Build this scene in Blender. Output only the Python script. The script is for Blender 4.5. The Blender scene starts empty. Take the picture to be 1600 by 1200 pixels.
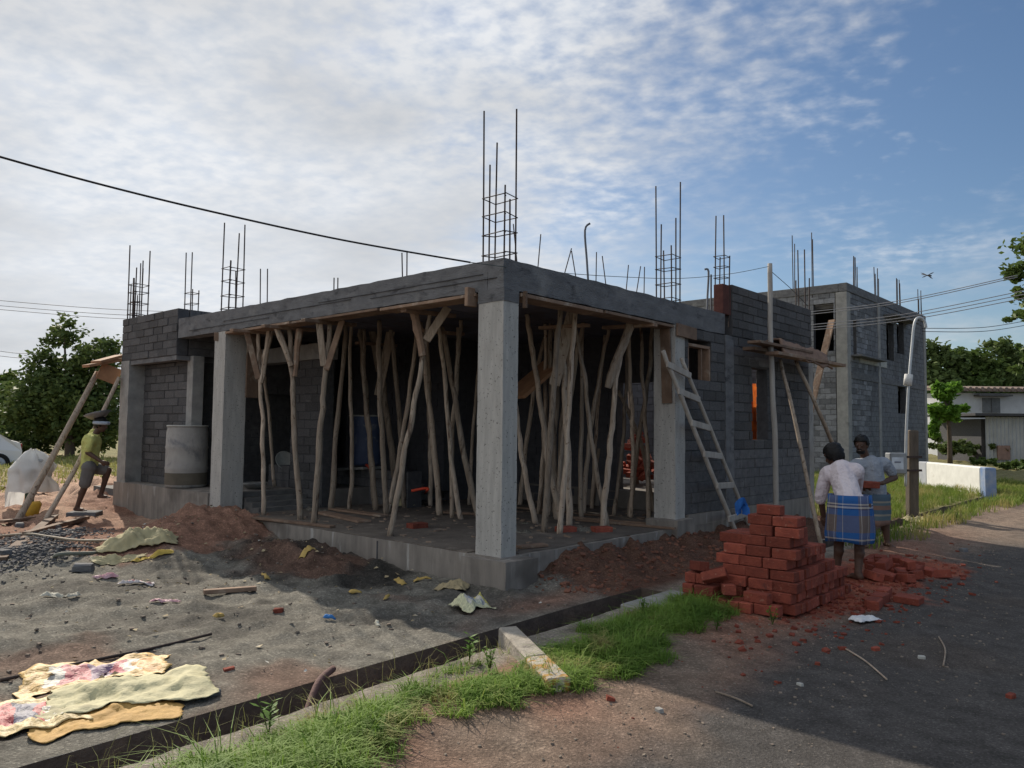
import bpy, math, random
from mathutils import Vector, Matrix, noise
import numpy as np

# ------------------------------------------------------------------ camera, sky, sun, exposure
scene = bpy.context.scene
FPX, PITCH, ROLL, ANG = 1212.5, .0587, .0106, .7295       # focal length in px of a 1600 px wide picture, tilt, roll, house yaw
FW = Vector((0, math.cos(PITCH), math.sin(PITCH)))
U0 = Vector((0, -math.sin(PITCH), math.cos(PITCH)))
R0 = Vector((1, 0, 0))
CR = R0 * math.cos(ROLL) + U0 * math.sin(ROLL)
CU = U0 * math.cos(ROLL) - R0 * math.sin(ROLL)
EYE = Vector((0, 0, 1.6))
cd = bpy.data.cameras.new('camera')
cam = bpy.data.objects.new('camera', cd)
scene.collection.objects.link(cam)
cd.sensor_width = 36
cd.lens = 36 * FPX / 1600
cd.clip_start, cd.clip_end = .05, 3000
M = Matrix((CR, CU, -FW)).transposed().to_4x4()
M.translation = EYE
cam.matrix_world = M
scene.camera = cam

SUN_EL, SUN_AZ = math.radians(33), math.radians(-30)       # azimuth from +Y, negative = to the left
world = bpy.data.worlds.new('World')
scene.world = world
world.use_nodes = True
wn, wl = world.node_tree.nodes, world.node_tree.links
wn.clear()


def N(nodes, t, **kw):
    n = nodes.new(t)
    for k, v in kw.items():
        if k.startswith('i_'):
            n.inputs[k[2:].replace('_', ' ')].default_value = v
        elif k.startswith('n_'):
            n.inputs[int(k[2:])].default_value = v
        else:
            setattr(n, k, v)
    return n


def ramp(nodes, stops, interp='LINEAR'):
    r = nodes.new('ShaderNodeValToRGB')
    r.color_ramp.interpolation = interp
    e = r.color_ramp.elements
    while len(e) < len(stops):
        e.new(.5)
    for el, (p, c) in zip(e, stops):
        el.position = p
        el.color = (c, c, c, 1) if isinstance(c, (int, float)) else (*c, 1)
    return r


def build_sky():
    out = N(wn, 'ShaderNodeOutputWorld')
    bg = N(wn, 'ShaderNodeBackground', i_Strength=.078)
    sky = N(wn, 'ShaderNodeTexSky', sky_type='NISHITA', sun_disc=False, sun_elevation=SUN_EL, sun_rotation=SUN_AZ,
            air_density=1.0, dust_density=.8, ozone_density=2.6)
    tc = N(wn, 'ShaderNodeTexCoord')
    sep = N(wn, 'ShaderNodeSeparateXYZ')
    wl.new(tc.outputs['Generated'], sep.inputs[0])
    zc = N(wn, 'ShaderNodeMath', operation='MAXIMUM', n_1=0.0)
    wl.new(sep.outputs['Z'], zc.inputs[0])
    za = N(wn, 'ShaderNodeMath', operation='ADD', n_1=.16)
    wl.new(zc.outputs[0], za.inputs[0])
    dv = N(wn, 'ShaderNodeVectorMath', operation='DIVIDE')
    cmb = N(wn, 'ShaderNodeCombineXYZ')
    for k in range(3):
        wl.new(za.outputs[0], cmb.inputs[k])
    wl.new(tc.outputs['Generated'], dv.inputs[0])
    wl.new(cmb.outputs[0], dv.inputs[1])
    flat = N(wn, 'ShaderNodeVectorMath', operation='MULTIPLY', n_1=(1, 1, 0))
    wl.new(dv.outputs[0], flat.inputs[0])
    # cover: a broad sheet of high cloud that thins out towards the right of the view, broken by slow noise
    big = N(wn, 'ShaderNodeTexNoise', i_Scale=.95, i_Detail=4.0, i_Roughness=.55, i_Distortion=.3)
    wl.new(flat.outputs[0], big.inputs['Vector'])
    sx = N(wn, 'ShaderNodeSeparateXYZ')
    wl.new(flat.outputs[0], sx.inputs[0])
    grad = N(wn, 'ShaderNodeMapRange', interpolation_type='SMOOTHSTEP', n_1=-1.0, n_2=1.15, n_3=.62, n_4=-.15)
    wl.new(sx.outputs[0], grad.inputs[0])
    cov = N(wn, 'ShaderNodeMath', operation='ADD')
    wl.new(big.outputs[0], cov.inputs[0])
    wl.new(grad.outputs[0], cov.inputs[1])
    # small cloudlets
    mapn = N(wn, 'ShaderNodeMapping')
    mapn.inputs['Rotation'].default_value = (0, 0, .5)
    mapn.inputs['Scale'].default_value = (1.0, 1.12, 1)
    wl.new(flat.outputs[0], mapn.inputs[0])
    small = N(wn, 'ShaderNodeTexNoise', i_Scale=17.0, i_Detail=4.0, i_Roughness=.5, i_Distortion=.1)
    wl.new(mapn.outputs[0], small.inputs['Vector'])
    mid = N(wn, 'ShaderNodeTexNoise', i_Scale=3.2, i_Detail=6.0, i_Roughness=.6, i_Distortion=.5)
    wl.new(mapn.outputs[0], mid.inputs['Vector'])
    # the cloudlets show clearly high up and melt into a smooth veil lower down, more so in slow patches
    pat = N(wn, 'ShaderNodeTexNoise', i_Scale=1.3, i_Detail=2.0)
    wl.new(flat.outputs[0], pat.inputs['Vector'])
    el = N(wn, 'ShaderNodeMath', operation='MULTIPLY_ADD', n_1=.75)
    wl.new(pat.outputs[0], el.inputs[0])
    wl.new(sep.outputs['Z'], el.inputs[2])
    wgt = N(wn, 'ShaderNodeMapRange', interpolation_type='SMOOTHSTEP', n_1=.50, n_2=.84, n_3=.22, n_4=1.0)
    wl.new(el.outputs[0], wgt.inputs[0])
    cell = N(wn, 'ShaderNodeMix', data_type='FLOAT')
    wl.new(wgt.outputs[0], cell.inputs[0])
    cell.inputs[2].default_value = .55
    wl.new(small.outputs[0], cell.inputs[3])
    a1 = N(wn, 'ShaderNodeMath', operation='MULTIPLY_ADD', n_1=.80)
    wl.new(cell.outputs[0], a1.inputs[0])
    wl.new(cov.outputs[0], a1.inputs[2])
    a2 = N(wn, 'ShaderNodeMath', operation='MULTIPLY_ADD', n_1=.55)
    wl.new(mid.outputs[0], a2.inputs[0])
    wl.new(a1.outputs[0], a2.inputs[2])
    mask = N(wn, 'ShaderNodeMapRange', interpolation_type='SMOOTHSTEP', n_1=.98, n_2=1.66, n_3=0.0, n_4=.97)
    wl.new(a2.outputs[0], mask.inputs[0])
    shade = ramp(wn, [(.28, (6.5, 7.2, 8.2)), (.62, (8.7, 8.9, 9.2))])
    wl.new(cell.outputs[0], shade.inputs[0])
    mix = N(wn, 'ShaderNodeMix', data_type='RGBA')
    wl.new(mask.outputs[0], mix.inputs['Factor'])
    sat = N(wn, 'ShaderNodeHueSaturation', i_Saturation=1.1)
    wl.new(sky.outputs[0], sat.inputs['Color'])
    wl.new(sat.outputs[0], mix.inputs['A'])
    soft = ramp(wn, [(.36, .80), (.60, 1.06)])
    wl.new(pat.outputs[0], soft.inputs[0])
    tone = N(wn, 'ShaderNodeMix', data_type='RGBA', blend_type='MULTIPLY')
    tone.inputs['Factor'].default_value = 1
    wl.new(shade.outputs[0], tone.inputs['A'])
    wl.new(soft.outputs[0], tone.inputs['B'])
    wl.new(tone.outputs['Result'], mix.inputs['B'])
    wl.new(mix.outputs['Result'], bg.inputs[0])
    wl.new(bg.outputs[0], out.inputs[0])


build_sky()
sd = bpy.data.lights.new('sun', 'SUN')
sd.energy, sd.angle, sd.color = 4.3, math.radians(.53), (1, .90, .76)
so = bpy.data.objects.new('sun', sd)
scene.collection.objects.link(so)
TOSUN = Vector((math.sin(SUN_AZ) * math.cos(SUN_EL), math.cos(SUN_AZ) * math.cos(SUN_EL), math.sin(SUN_EL)))
so.rotation_euler = (-TOSUN).to_track_quat('-Z', 'Y').to_euler()
so.location = TOSUN * 60
vs = scene.view_settings
vs.view_transform, vs.look, vs.exposure, vs.gamma = 'Standard', 'None', 0.22, 1.0
vs.use_curve_mapping = False

# ------------------------------------------------------------------ frames of reference
C0 = Vector((-.094, 7.919, 0))                  # near corner of the house; X runs back-right, S back-left
UX = Vector((math.sin(ANG), math.cos(ANG), 0))
UL = Vector((-math.cos(ANG), math.sin(ANG), 0))
HROT = math.pi / 2 - ANG


def W(X, s, z=0): return C0 + UX * X + UL * s + Vector((0, 0, z))
def XS(p): v = Vector((p[0], p[1], 0)) - C0; return v.dot(UX), v.dot(UL)
def ray(x, y): return FW + CR * ((x - 800) / FPX) + CU * ((600 - y) / FPX)
def G(x, y, z=0.0): d = ray(x, y); return EYE + d * ((z - 1.6) / d.z)
def D(x, y, dep): d = ray(x, y); return EYE + d * (dep / d.y)
def PX(x, y, X): d = ray(x, y); return EYE + d * ((X - (EYE - C0).dot(UX)) / d.dot(UX))
def PS(x, y, s): d = ray(x, y); return EYE + d * ((s - (EYE - C0).dot(UL)) / d.dot(UL))


rnd = random.Random(7)
COL = scene.collection


def fbm(x, y, z=0, o=4, sc=1.0):
    return noise.fractal(Vector((x * sc, y * sc, z)), 1.0, 2.0, o)


# ------------------------------------------------------------------ materials
MATS = {}


def mat(name, c1, c2=None, scale=8, rough=.85, bump=.3, bscale=40, rand=0.0, c3=None, s3=3, t3=(.55, .68), spec=.3, stretch=(1, 1, 1), metal=0.0, dist=.02, trans=0.0, c4=None, s4=40, t4=(.62, .68)):
    if name in MATS:
        return MATS[name]
    m = bpy.data.materials.new(name)
    m.use_nodes = True
    n, l = m.node_tree.nodes, m.node_tree.links
    n.clear()
    out = N(n, 'ShaderNodeOutputMaterial')
    b = N(n, 'ShaderNodeBsdfPrincipled', i_Roughness=rough, i_Metallic=metal)
    b.inputs['Specular IOR Level'].default_value = spec
    l.new(b.outputs[0], out.inputs[0])
    tc = N(n, 'ShaderNodeTexCoord')
    oi = N(n, 'ShaderNodeObjectInfo')
    off = N(n, 'ShaderNodeMath', operation='MULTIPLY', n_1=37.0)
    l.new(oi.outputs['Random'], off.inputs[0])
    add = N(n, 'ShaderNodeVectorMath', operation='ADD')
    l.new(tc.outputs['Object'], add.inputs[0])
    l.new(off.outputs[0], add.inputs[1])
    mp = N(n, 'ShaderNodeMapping')
    mp.inputs['Scale'].default_value = stretch
    l.new(add.outputs[0], mp.inputs[0])
    n1 = N(n, 'ShaderNodeTexNoise', i_Scale=float(scale), i_Detail=6.0, i_Roughness=.62)
    l.new(mp.outputs[0], n1.inputs['Vector'])
    c2 = c2 or tuple(v * .7 for v in c1)
    r1 = ramp(n, [(.32, c2), (.68, c1)])
    l.new(n1.outputs[0], r1.inputs[0])
    col = r1.outputs[0]
    if c3:
        n3 = N(n, 'ShaderNodeTexNoise', i_Scale=float(s3), i_Detail=5.0, i_Roughness=.65, i_Distortion=.4)
        l.new(mp.outputs[0], n3.inputs['Vector'])
        r3 = ramp(n, [(t3[0], 0.0), (t3[1], 1.0)])
        l.new(n3.outputs[0], r3.inputs[0])
        mx = N(n, 'ShaderNodeMix', data_type='RGBA')
        l.new(r3.outputs[0], mx.inputs['Factor'])
        l.new(col, mx.inputs['A'])
        mx.inputs['B'].default_value = (*c3, 1)
        col = mx.outputs['Result']
    if c4:
        n4 = N(n, 'ShaderNodeTexNoise', i_Scale=float(s4), i_Detail=3.0, i_Roughness=.6)
        l.new(add.outputs[0], n4.inputs['Vector'])
        r4 = ramp(n, [(t4[0], 0.0), (t4[1], 1.0)])
        l.new(n4.outputs[0], r4.inputs[0])
        mx = N(n, 'ShaderNodeMix', data_type='RGBA')
        l.new(r4.outputs[0], mx.inputs['Factor'])
        l.new(col, mx.inputs['A'])
        mx.inputs['B'].default_value = (*c4, 1)
        col = mx.outputs['Result']
    if rand:
        mr = N(n, 'ShaderNodeMapRange', n_3=1 - rand, n_4=1 + rand)
        l.new(oi.outputs['Random'], mr.inputs[0])
        hs = N(n, 'ShaderNodeHueSaturation')
        l.new(mr.outputs[0], hs.inputs['Value'])
        l.new(col, hs.inputs['Color'])
        col = hs.outputs[0]
    l.new(col, b.inputs['Base Color'])
    if bump:
        n2 = N(n, 'ShaderNodeTexNoise', i_Scale=float(bscale), i_Detail=5.0, i_Roughness=.6)
        l.new(mp.outputs[0], n2.inputs['Vector'])
        bp = N(n, 'ShaderNodeBump', i_Strength=float(bump), i_Distance=dist)
        l.new(n2.outputs[0], bp.inputs['Height'])
        l.new(bp.outputs[0], b.inputs['Normal'])
    if trans:
        tr = N(n, 'ShaderNodeBsdfTranslucent')
        l.new(col, tr.inputs[0])
        ms = N(n, 'ShaderNodeMixShader', n_0=trans)
        l.new(b.outputs[0], ms.inputs[1])
        l.new(tr.outputs[0], ms.inputs[2])
        l.new(ms.outputs[0], out.inputs[0])
    MATS[name] = m
    return m


CONC = mat('concrete', (.36, .35, .33), (.25, .245, .235), 5, .9, .35, 60, c3=(.17, .165, .16), s3=2.2, t3=(.56, .75))
CONC_SPOT = mat('pitted_concrete', (.51, .49, .455), (.38, .365, .34), 4, .9, .6, 45, c3=(.37, .355, .33), s3=2.5, t3=(.52, .72), dist=.015, stretch=(4, 4, .55), c4=(.15, .145, .135), s4=42, t4=(.63, .67))
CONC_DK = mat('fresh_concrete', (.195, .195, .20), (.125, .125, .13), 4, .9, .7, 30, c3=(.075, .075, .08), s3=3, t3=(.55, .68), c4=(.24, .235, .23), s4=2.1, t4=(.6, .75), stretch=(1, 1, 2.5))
PLINTH = mat('cement_plinth', (.31, .275, .24), (.19, .17, .15), 3, .92, .4, 50, c3=(.45, .43, .40), s3=1.8, t3=(.58, .7), stretch=(2.6, 2.6, .4), c4=(.13, .115, .1), s4=1.3, t4=(.55, .72))
MORTAR = mat('mortar', (.10, .10, .105), (.065, .065, .07), 12, .95, .4, 60)
BLOCK = mat('grey_block', (.145, .142, .144), (.092, .09, .092), 9, .93, .8, 55, rand=.24, c3=(.21, .205, .2), s3=2.3, t3=(.6, .8), c4=(.06, .06, .065), s4=16, t4=(.62, .72))
BLOCK2 = mat('pale_block', (.25, .255, .27), (.16, .165, .175), 7, .92, .6, 40, rand=.36, c3=(.12, .12, .125), s3=.9, t3=(.52, .68))
BRICK = mat('red_brick', (.31, .078, .048), (.20, .05, .034), 12, .92, .7, 60, rand=.34, c3=(.10, .04, .034), s3=7, t3=(.6, .72), c4=(.36, .16, .11), s4=22, t4=(.62, .72))
POLE = mat('peeled_pole', (.54, .445, .35), (.29, .22, .165), 5, .85, .9, 26, rand=.38, c3=(.13, .085, .06), s3=5, t3=(.54, .68), stretch=(3, 3, .5), c4=(.2, .13, .09), s4=14, t4=(.64, .7))
PLANK = mat('old_plank', (.27, .18, .125), (.16, .105, .075), 5, .85, .4, 30, rand=.3, stretch=(1, 1, 1), c3=(.34, .28, .22), s3=4, t3=(.55, .7))
PLYW = mat('shuttering_sheet', (.13, .14, .19), (.09, .08, .09), 2, .8, .2, 20, rand=.3)
REBAR = mat('rebar_steel', (.085, .06, .05), (.05, .04, .04), 30, .75, .3, 120, metal=.3)
PIPE = mat('pvc_pipe', (.16, .17, .19), None, 5, .6, 0)
WHITEP = mat('weathered_white', (.50, .50, .46), (.36, .35, .32), 6, .85, .3, 40, c3=(.25, .22, .19), s3=4, t3=(.58, .72))


# ------------------------------------------------------------------ mesh building
class MB:
    def __init__(self):
        self.v, self.f = [], []

    def add(self, v, f):
        o = len(self.v)
        self.v += [Vector(p) for p in v]
        self.f += [tuple(i + o for i in q) for q in f]
        return self

    def box(self, x0, x1, y0, y1, z0, z1, ch=0.0, m=None):
        if ch:
            P = []
            for sx in (0, 1):
                for sy in (0, 1):
                    for sz in (0, 1):
                        c = ((x0, x1)[sx], (y0, y1)[sy], (z0, z1)[sz])
                        e = ((1, -1)[sx] * ch, (1, -1)[sy] * ch, (1, -1)[sz] * ch)
                        for k in range(3):
                            P.append(tuple(c[j] if j == k else c[j] + e[j] for j in range(3)))
            idx = lambda sx, sy, sz, k: (sx * 4 + sy * 2 + sz) * 3 + k
            F = []
            for k in range(3):
                a, b = [(1, 2), (2, 0), (0, 1)][k]
                for sd_ in (0, 1):
                    q = []
                    for (u, w) in ((0, 0), (1, 0), (1, 1), (0, 1)):
                        s3 = [0, 0, 0]
                        s3[k], s3[a], s3[b] = sd_, u, w
                        q.append(idx(*s3, k))
                    F.append(tuple(q if sd_ else q[::-1]))
                for u in (0, 1):
                    for w in (0, 1):
                        s0, s1 = [0, 0, 0], [0, 0, 0]
                        s0[a] = s1[a] = u
                        s0[b] = s1[b] = w
                        s0[k], s1[k] = 0, 1
                        q = [idx(*s0, a), idx(*s1, a), idx(*s1, b), idx(*s0, b)]
                        F.append(tuple(q if (u ^ w) == 0 else q[::-1]))
            for sx in (0, 1):
                for sy in (0, 1):
                    for sz in (0, 1):
                        q = [idx(sx, sy, sz, k) for k in range(3)]
                        F.append(tuple(q if (sx ^ sy ^ sz) else q[::-1]))
            v = P
        else:
            v = [(x, y, z) for x in (x0, x1) for y in (y0, y1) for z in (z0, z1)]
            F = [(0, 1, 3, 2), (4, 6, 7, 5), (0, 4, 5, 1), (2, 3, 7, 6), (0, 2, 6, 4), (1, 5, 7, 3)]
        if m is not None:
            v = [m @ Vector(p) for p in v]
        return self.add(v, F)

    def bar(self, p0, p1, w, h, up=Vector((0, 0, 1)), ch=0.0):
        """rectangular bar from p0 to p1, w across, h along 'up'"""
        p0, p1 = Vector(p0), Vector(p1)
        d = p1 - p0
        L = d.length
        d.normalize()
        side = d.cross(up)
        if side.length < 1e-3:
            side = d.cross(Vector((1, 0, 0)))
        side.normalize()
        u = side.cross(d)
        m = Matrix((d, side, u)).transposed().to_4x4()
        m.translation = p0
        return self.box(0, L, -w / 2, w / 2, -h / 2, h / 2, ch, m)

    def tube(self, pts, rad, seg=8, cap=True):
        pts = [Vector(p) for p in pts]
        n = len(pts)
        if not hasattr(rad, '__len__'):
            rad = [rad] * n
        V, F = [], []
        ref = None
        for i, p in enumerate(pts):
            t = (pts[min(i + 1, n - 1)] - pts[max(i - 1, 0)])
            t = t.normalized() if t.length > 1e-9 else Vector((0, 0, 1))
            if ref is None:
                ref = t.orthogonal().normalized()
            a = (ref - t * ref.dot(t))
            a = a.normalized() if a.length > 1e-6 else t.orthogonal().normalized()
            ref = a
            b = t.cross(a)
            for k in range(seg):
                th = 2 * math.pi * k / seg
                V.append(p + (a * math.cos(th) + b * math.sin(th)) * rad[i])
        for i in range(n - 1):
            for k in range(seg):
                k2 = (k + 1) % seg
                F.append((i * seg + k, i * seg + k2, (i + 1) * seg + k2, (i + 1) * seg + k))
        if cap:
            F.append(tuple(range(seg - 1, -1, -1)))
            F.append(tuple((n - 1) * seg + k for k in range(seg)))
        return self.add(V, F)

    def lathe(self, prof, seg=28, c=(0, 0, 0), caps=True):
        V, F = [], []
        for r, z in prof:
            for k in range(seg):
                th = 2 * math.pi * k / seg
                V.append((c[0] + r * math.cos(th), c[1] + r * math.sin(th), c[2] + z))
        for i in range(len(prof) - 1):
            for k in range(seg):
                k2 = (k + 1) % seg
                F.append((i * seg + k, i * seg + k2, (i + 1) * seg + k2, (i + 1) * seg + k))
        if caps:
            F.append(tuple(range(seg - 1, -1, -1)))
            F.append(tuple((len(prof) - 1) * seg + k for k in range(seg)))
        return self.add(V, F)

    def capsule(self, p0, r0, p1, r1, seg=10):
        p0, p1 = Vector(p0), Vector(p1)
        d = (p1 - p0)
        L = max(d.length, 1e-5)
        d = d / L if d.length > 1e-6 else Vector((0, 0, 1))
        pts, rr = [], []
        for k in range(5):
            t = math.pi / 2 * k / 4
            pts.append(p0 - d * r0 * math.cos(t)); rr.append(max(r0 * math.sin(t), 1e-3))
        for k in range(5):
            t = math.pi / 2 * k / 4
            pts.append(p1 + d * r1 * math.sin(t)); rr.append(max(r1 * math.cos(t), 1e-3))
        return self.tube(pts, rr, seg)

    def ellipsoid(self, c, rx, ry, rz, m=None, seg=14, rings=9):
        V, F = [], []
        m = m or Matrix.Identity(3)
        for i in range(1, rings):
            t = math.pi * i / rings
            for k in range(seg):
                a = 2 * math.pi * k / seg
                V.append(Vector(c) + m @ Vector((rx * math.sin(t) * math.cos(a), ry * math.sin(t) * math.sin(a), rz * math.cos(t))))
        V.append(Vector(c) + m @ Vector((0, 0, rz)))
        V.append(Vector(c) - m @ Vector((0, 0, rz)))
        for i in range(rings - 2):
            for k in range(seg):
                k2 = (k + 1) % seg
                F.append((i * seg + k, (i + 1) * seg + k, (i + 1) * seg + k2, i * seg + k2))
        nt = len(V) - 2
        for k in range(seg):
            k2 = (k + 1) % seg
            F.append((nt, k, k2))
            F.append((nt + 1, (rings - 2) * seg + k2, (rings - 2) * seg + k))
        return self.add(V, F)

    def mesh(self, name, m=None, smooth=False, off=None):
        me = bpy.data.meshes.new(name)
        v = [p - off for p in self.v] if off is not None else self.v
        me.from_pydata([tuple(p) for p in v], [], self.f)
        if m:
            me.materials.append(m)
        if smooth:
            me.polygons.foreach_set('use_smooth', [True] * len(me.polygons))
        me.update()
        return me

    def build(self, name, m, parent=None, smooth=False, local=False):
        off = None
        if parent is not None and not local:
            off = parent.location
            if parent.parent is not None:
                off = off + parent.parent.location
        o = bpy.data.objects.new(name, self.mesh(name, m, smooth, off))
        COL.objects.link(o)
        if parent is not None:
            o.parent = parent
        return o


def obj(name, me, parent=None, loc=None, rot=None, scale=None):
    o = bpy.data.objects.new(name, me)
    COL.objects.link(o)
    if parent is not None:
        o.parent = parent
    if loc is not None:
        o.location = loc
    if rot is not None:
        o.rotation_euler = rot
    if scale is not None:
        o.scale = scale
    return o


def tag(o, label=None, cat=None, group=None, kind=None):
    for k, v in (('label', label), ('category', cat), ('group', group), ('kind', kind or ('thing' if cat else None))):
        if v:
            o[k] = v
    return o


def thing(name, label, cat, loc=(0, 0, 0), group=None, rot=None):
    o = bpy.data.objects.new(name, None)
    o.empty_display_size = .1
    COL.objects.link(o)
    o.location = loc
    if rot:
        o.rotation_euler = rot
    return tag(o, label, cat, group)


def smooth_path(pts, n=8):
    pts = [Vector(p) for p in pts]
    out = []
    for i in range(len(pts) - 1):
        p0, p1, p2, p3 = pts[max(i - 1, 0)], pts[i], pts[i + 1], pts[min(i + 2, len(pts) - 1)]
        for k in range(n):
            t = k / n
            out.append(.5 * ((2 * p1) + (p2 - p0) * t + (2 * p0 - 5 * p1 + 4 * p2 - p3) * t * t + (3 * p1 - p0 - 3 * p2 + p3) * t ** 3))
    out.append(pts[-1])
    return out


# ------------------------------------------------------------------ ground, road, drain
def sst(a, b, x):
    t = min(max((x - a) / (b - a), 0), 1)
    return t * t * (3 - 2 * t)


DR0, DR1 = -1.39, -1.05                               # the roadside drain runs along the house between these S values
def dshift(X): return .035 * min(X, 0)


def gheight(X, s):
    n1 = fbm(X, s, 3.1, 4, .9)
    n2 = fbm(X, s, 8.7, 3, 4.0)
    w = s - dshift(X)
    if w > DR1 - .01:                                   # building site
        k = sst(DR1, DR1 + .5, w)
        h = .02 + k * (.05 * n1 + .04 * n2 + .016 * fbm(X, s, 12.1, 3, 11.0))
        far = sst(4, 9, math.hypot(X + 1, s - 2))
        h += far * .03 * n2
        h += .42 * math.exp(-((X + .35) ** 2 / .7 + (s - 5.15) ** 2 / .95)) * (1 + .25 * n2)
        h += .22 * math.exp(-((X + 1.5) ** 2 / .8 + (s - 4.4) ** 2 / 1.1))
        h += .17 * math.exp(-((X + .65) ** 2 / .25 + (s - 2.6) ** 2 / 1.4)) * (1 + .6 * n2)
        h += .12 * math.exp(-((X + 2.9) ** 2 / .5 + (s - 4.9) ** 2 / .5)) + .12 * math.exp(-((X + 2.1) ** 2 / .4 + (s - 6.3) ** 2 / .5))
        if X > .1:
            h += .2 * sst(-1.0, -.05, s) * sst(.1, 1.2, X) * (1 - sst(6, 9, X)) * (1 + .5 * n2)
        h += .1 * sst(7, 10, s) * (1 - sst(12, 16, s)) * (1 + .5 * n1)
    elif w < DR0 + .01:                                 # verge and road
        h = .015 + .012 * n1 * sst(-1.6, -2.2, w) + .008 * n2 * (1 - sst(-2.6, -3.2, w))
        h += .035 * math.exp(-((w + 2.1) / .4) ** 2) * (1 + n1)
        h -= .012 * sst(-2.6, -3.3, w)
        h += .05 * math.exp(-((X - 3.3) ** 2 / 1.2 + (s + 2.75) ** 2 / .3))
    else:
        h = 0.02
    return h


def gz(p):
    X, s = XS(p)
    return gheight(X, s)


def on(x, y, dz=0.0):
    """ground point under a pixel, following the relief"""
    p = G(x, y, 0)
    for _ in range(4):
        p = G(x, y, gz(p))
    p.z += dz
    return p


SAND, SAND_D = Vector((.205, .192, .162)), Vector((.10, .092, .08))
EARTH, DUST = Vector((.27, .15, .105)), Vector((.32, .10, .06))
TAN, ASPH, SHOULD = Vector((.50, .33, .235)), Vector((.098, .090, .084)), Vector((.225, .172, .132))
COPE = Vector((.30, .265, .22))


def gcolor(X, s):
    n1, n2, n3 = fbm(X, s, 1.3, 4, .8), fbm(X, s, 5.5, 4, 3.0), fbm(X, s, 9.5, 3, 9.0)
    w = s - dshift(X)
    def mx(a, b, t): return a.lerp(b, min(max(t, 0), 1))
    if w > DR1 - .02:
        c = mx(SAND, SAND_D, sst(-.1, .45, n2 * .5 + n1 * .6) * .8)
        d1 = math.exp(-((X + .6) ** 2 / .7 + (s - 2.3) ** 2 / 3.2))
        c = mx(c, SAND_D * .55, sst(.25, .7, d1 + .25 * n2))  # damp sand before the porch, roof shadow partly put into its colour
        c = mx(c, EARTH * .75, .6 * sst(.15, .45, fbm(X, s, 21.3, 4, .55)))
        m1 = math.exp(-((X + .7) ** 2 / 1.0 + (s - 5.3) ** 2 / 1.7)) + .9 * math.exp(-((X + 1.7) ** 2 / .8 + (s - 4.7) ** 2 / 1.2))
        c = mx(c, EARTH, sst(.25, .5, m1 + .18 * n2))
        c = mx(c, mx(EARTH, TAN, .35 + n1), sst(5.0, 6.5, s + .6 * n1) * (1 - sst(-3.2, -3.9, X)))
        c = mx(c, EARTH * .5, sst(.2, .6, X + .3 * n2) * (1 - sst(.2, .6, s)))  # red soil beside the porch, its shade put into the colour
        c = mx(c, EARTH, .8 * math.exp(-((X + .1) ** 2 / .5 + (s + .75) ** 2 / .06)))
        c = mx(c, TAN, sst(10.5, 13, s + n1))
        c = mx(c, Vector((.20, .23, .07)), sst(17, 19, s + 3 * n1) * .5)
        if X > 9:
            c = mx(c, Vector((.22, .20, .09)), sst(9, 11, X))
    else:
        c = mx(COPE, COPE * .6, sst(0, .5, n2))
        c = mx(c, mx(SHOULD, EARTH, .5 + n1), sst(-1.62, -1.8, w + .1 * n2))
        ed = -2.98 + .25 * n1 + .16 * n2 + .03 * max(min(X, 6), -6)
        c = mx(c, mx(ASPH, SHOULD * .55, .3 * sst(.0, .5, n1)), sst(ed + .30, ed - .30, w))
        pd = math.exp(-((X - 2.3) ** 2 / 3.4 + (s + 2.45) ** 2 / .42))
        c = mx(c, DUST, sst(.3, .65, pd + .3 * n2 + .12 * n3))
        c = mx(c, DUST, sst(.45, .7, math.exp(-((X - 4.0) ** 2 / 1.9 + (s + 2.85) ** 2 / .3)) + .25 * n2))
        if X > 6:
            c = mx(c, SHOULD * 1.15, .8 * sst(6, 9, X) * sst(-4.3, -2.6, w + .5 * n1))
    return c * (1 + .22 * n3)


def axis(fine, lo, hi, g=1.28):
    a = []
    for x0, x1, st in fine:
        k = max(1, round((x1 - x0) / st))
        a += [x0 + (x1 - x0) * i / k for i in range(k)]
    a.append(fine[-1][1])
    st = fine[-1][2]
    while a[-1] < hi:
        st *= g
        a.append(a[-1] + st)
    st = fine[0][2]
    while a[0] > lo:
        st *= g
        a.insert(0, a[0] - st)
    return a


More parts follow.
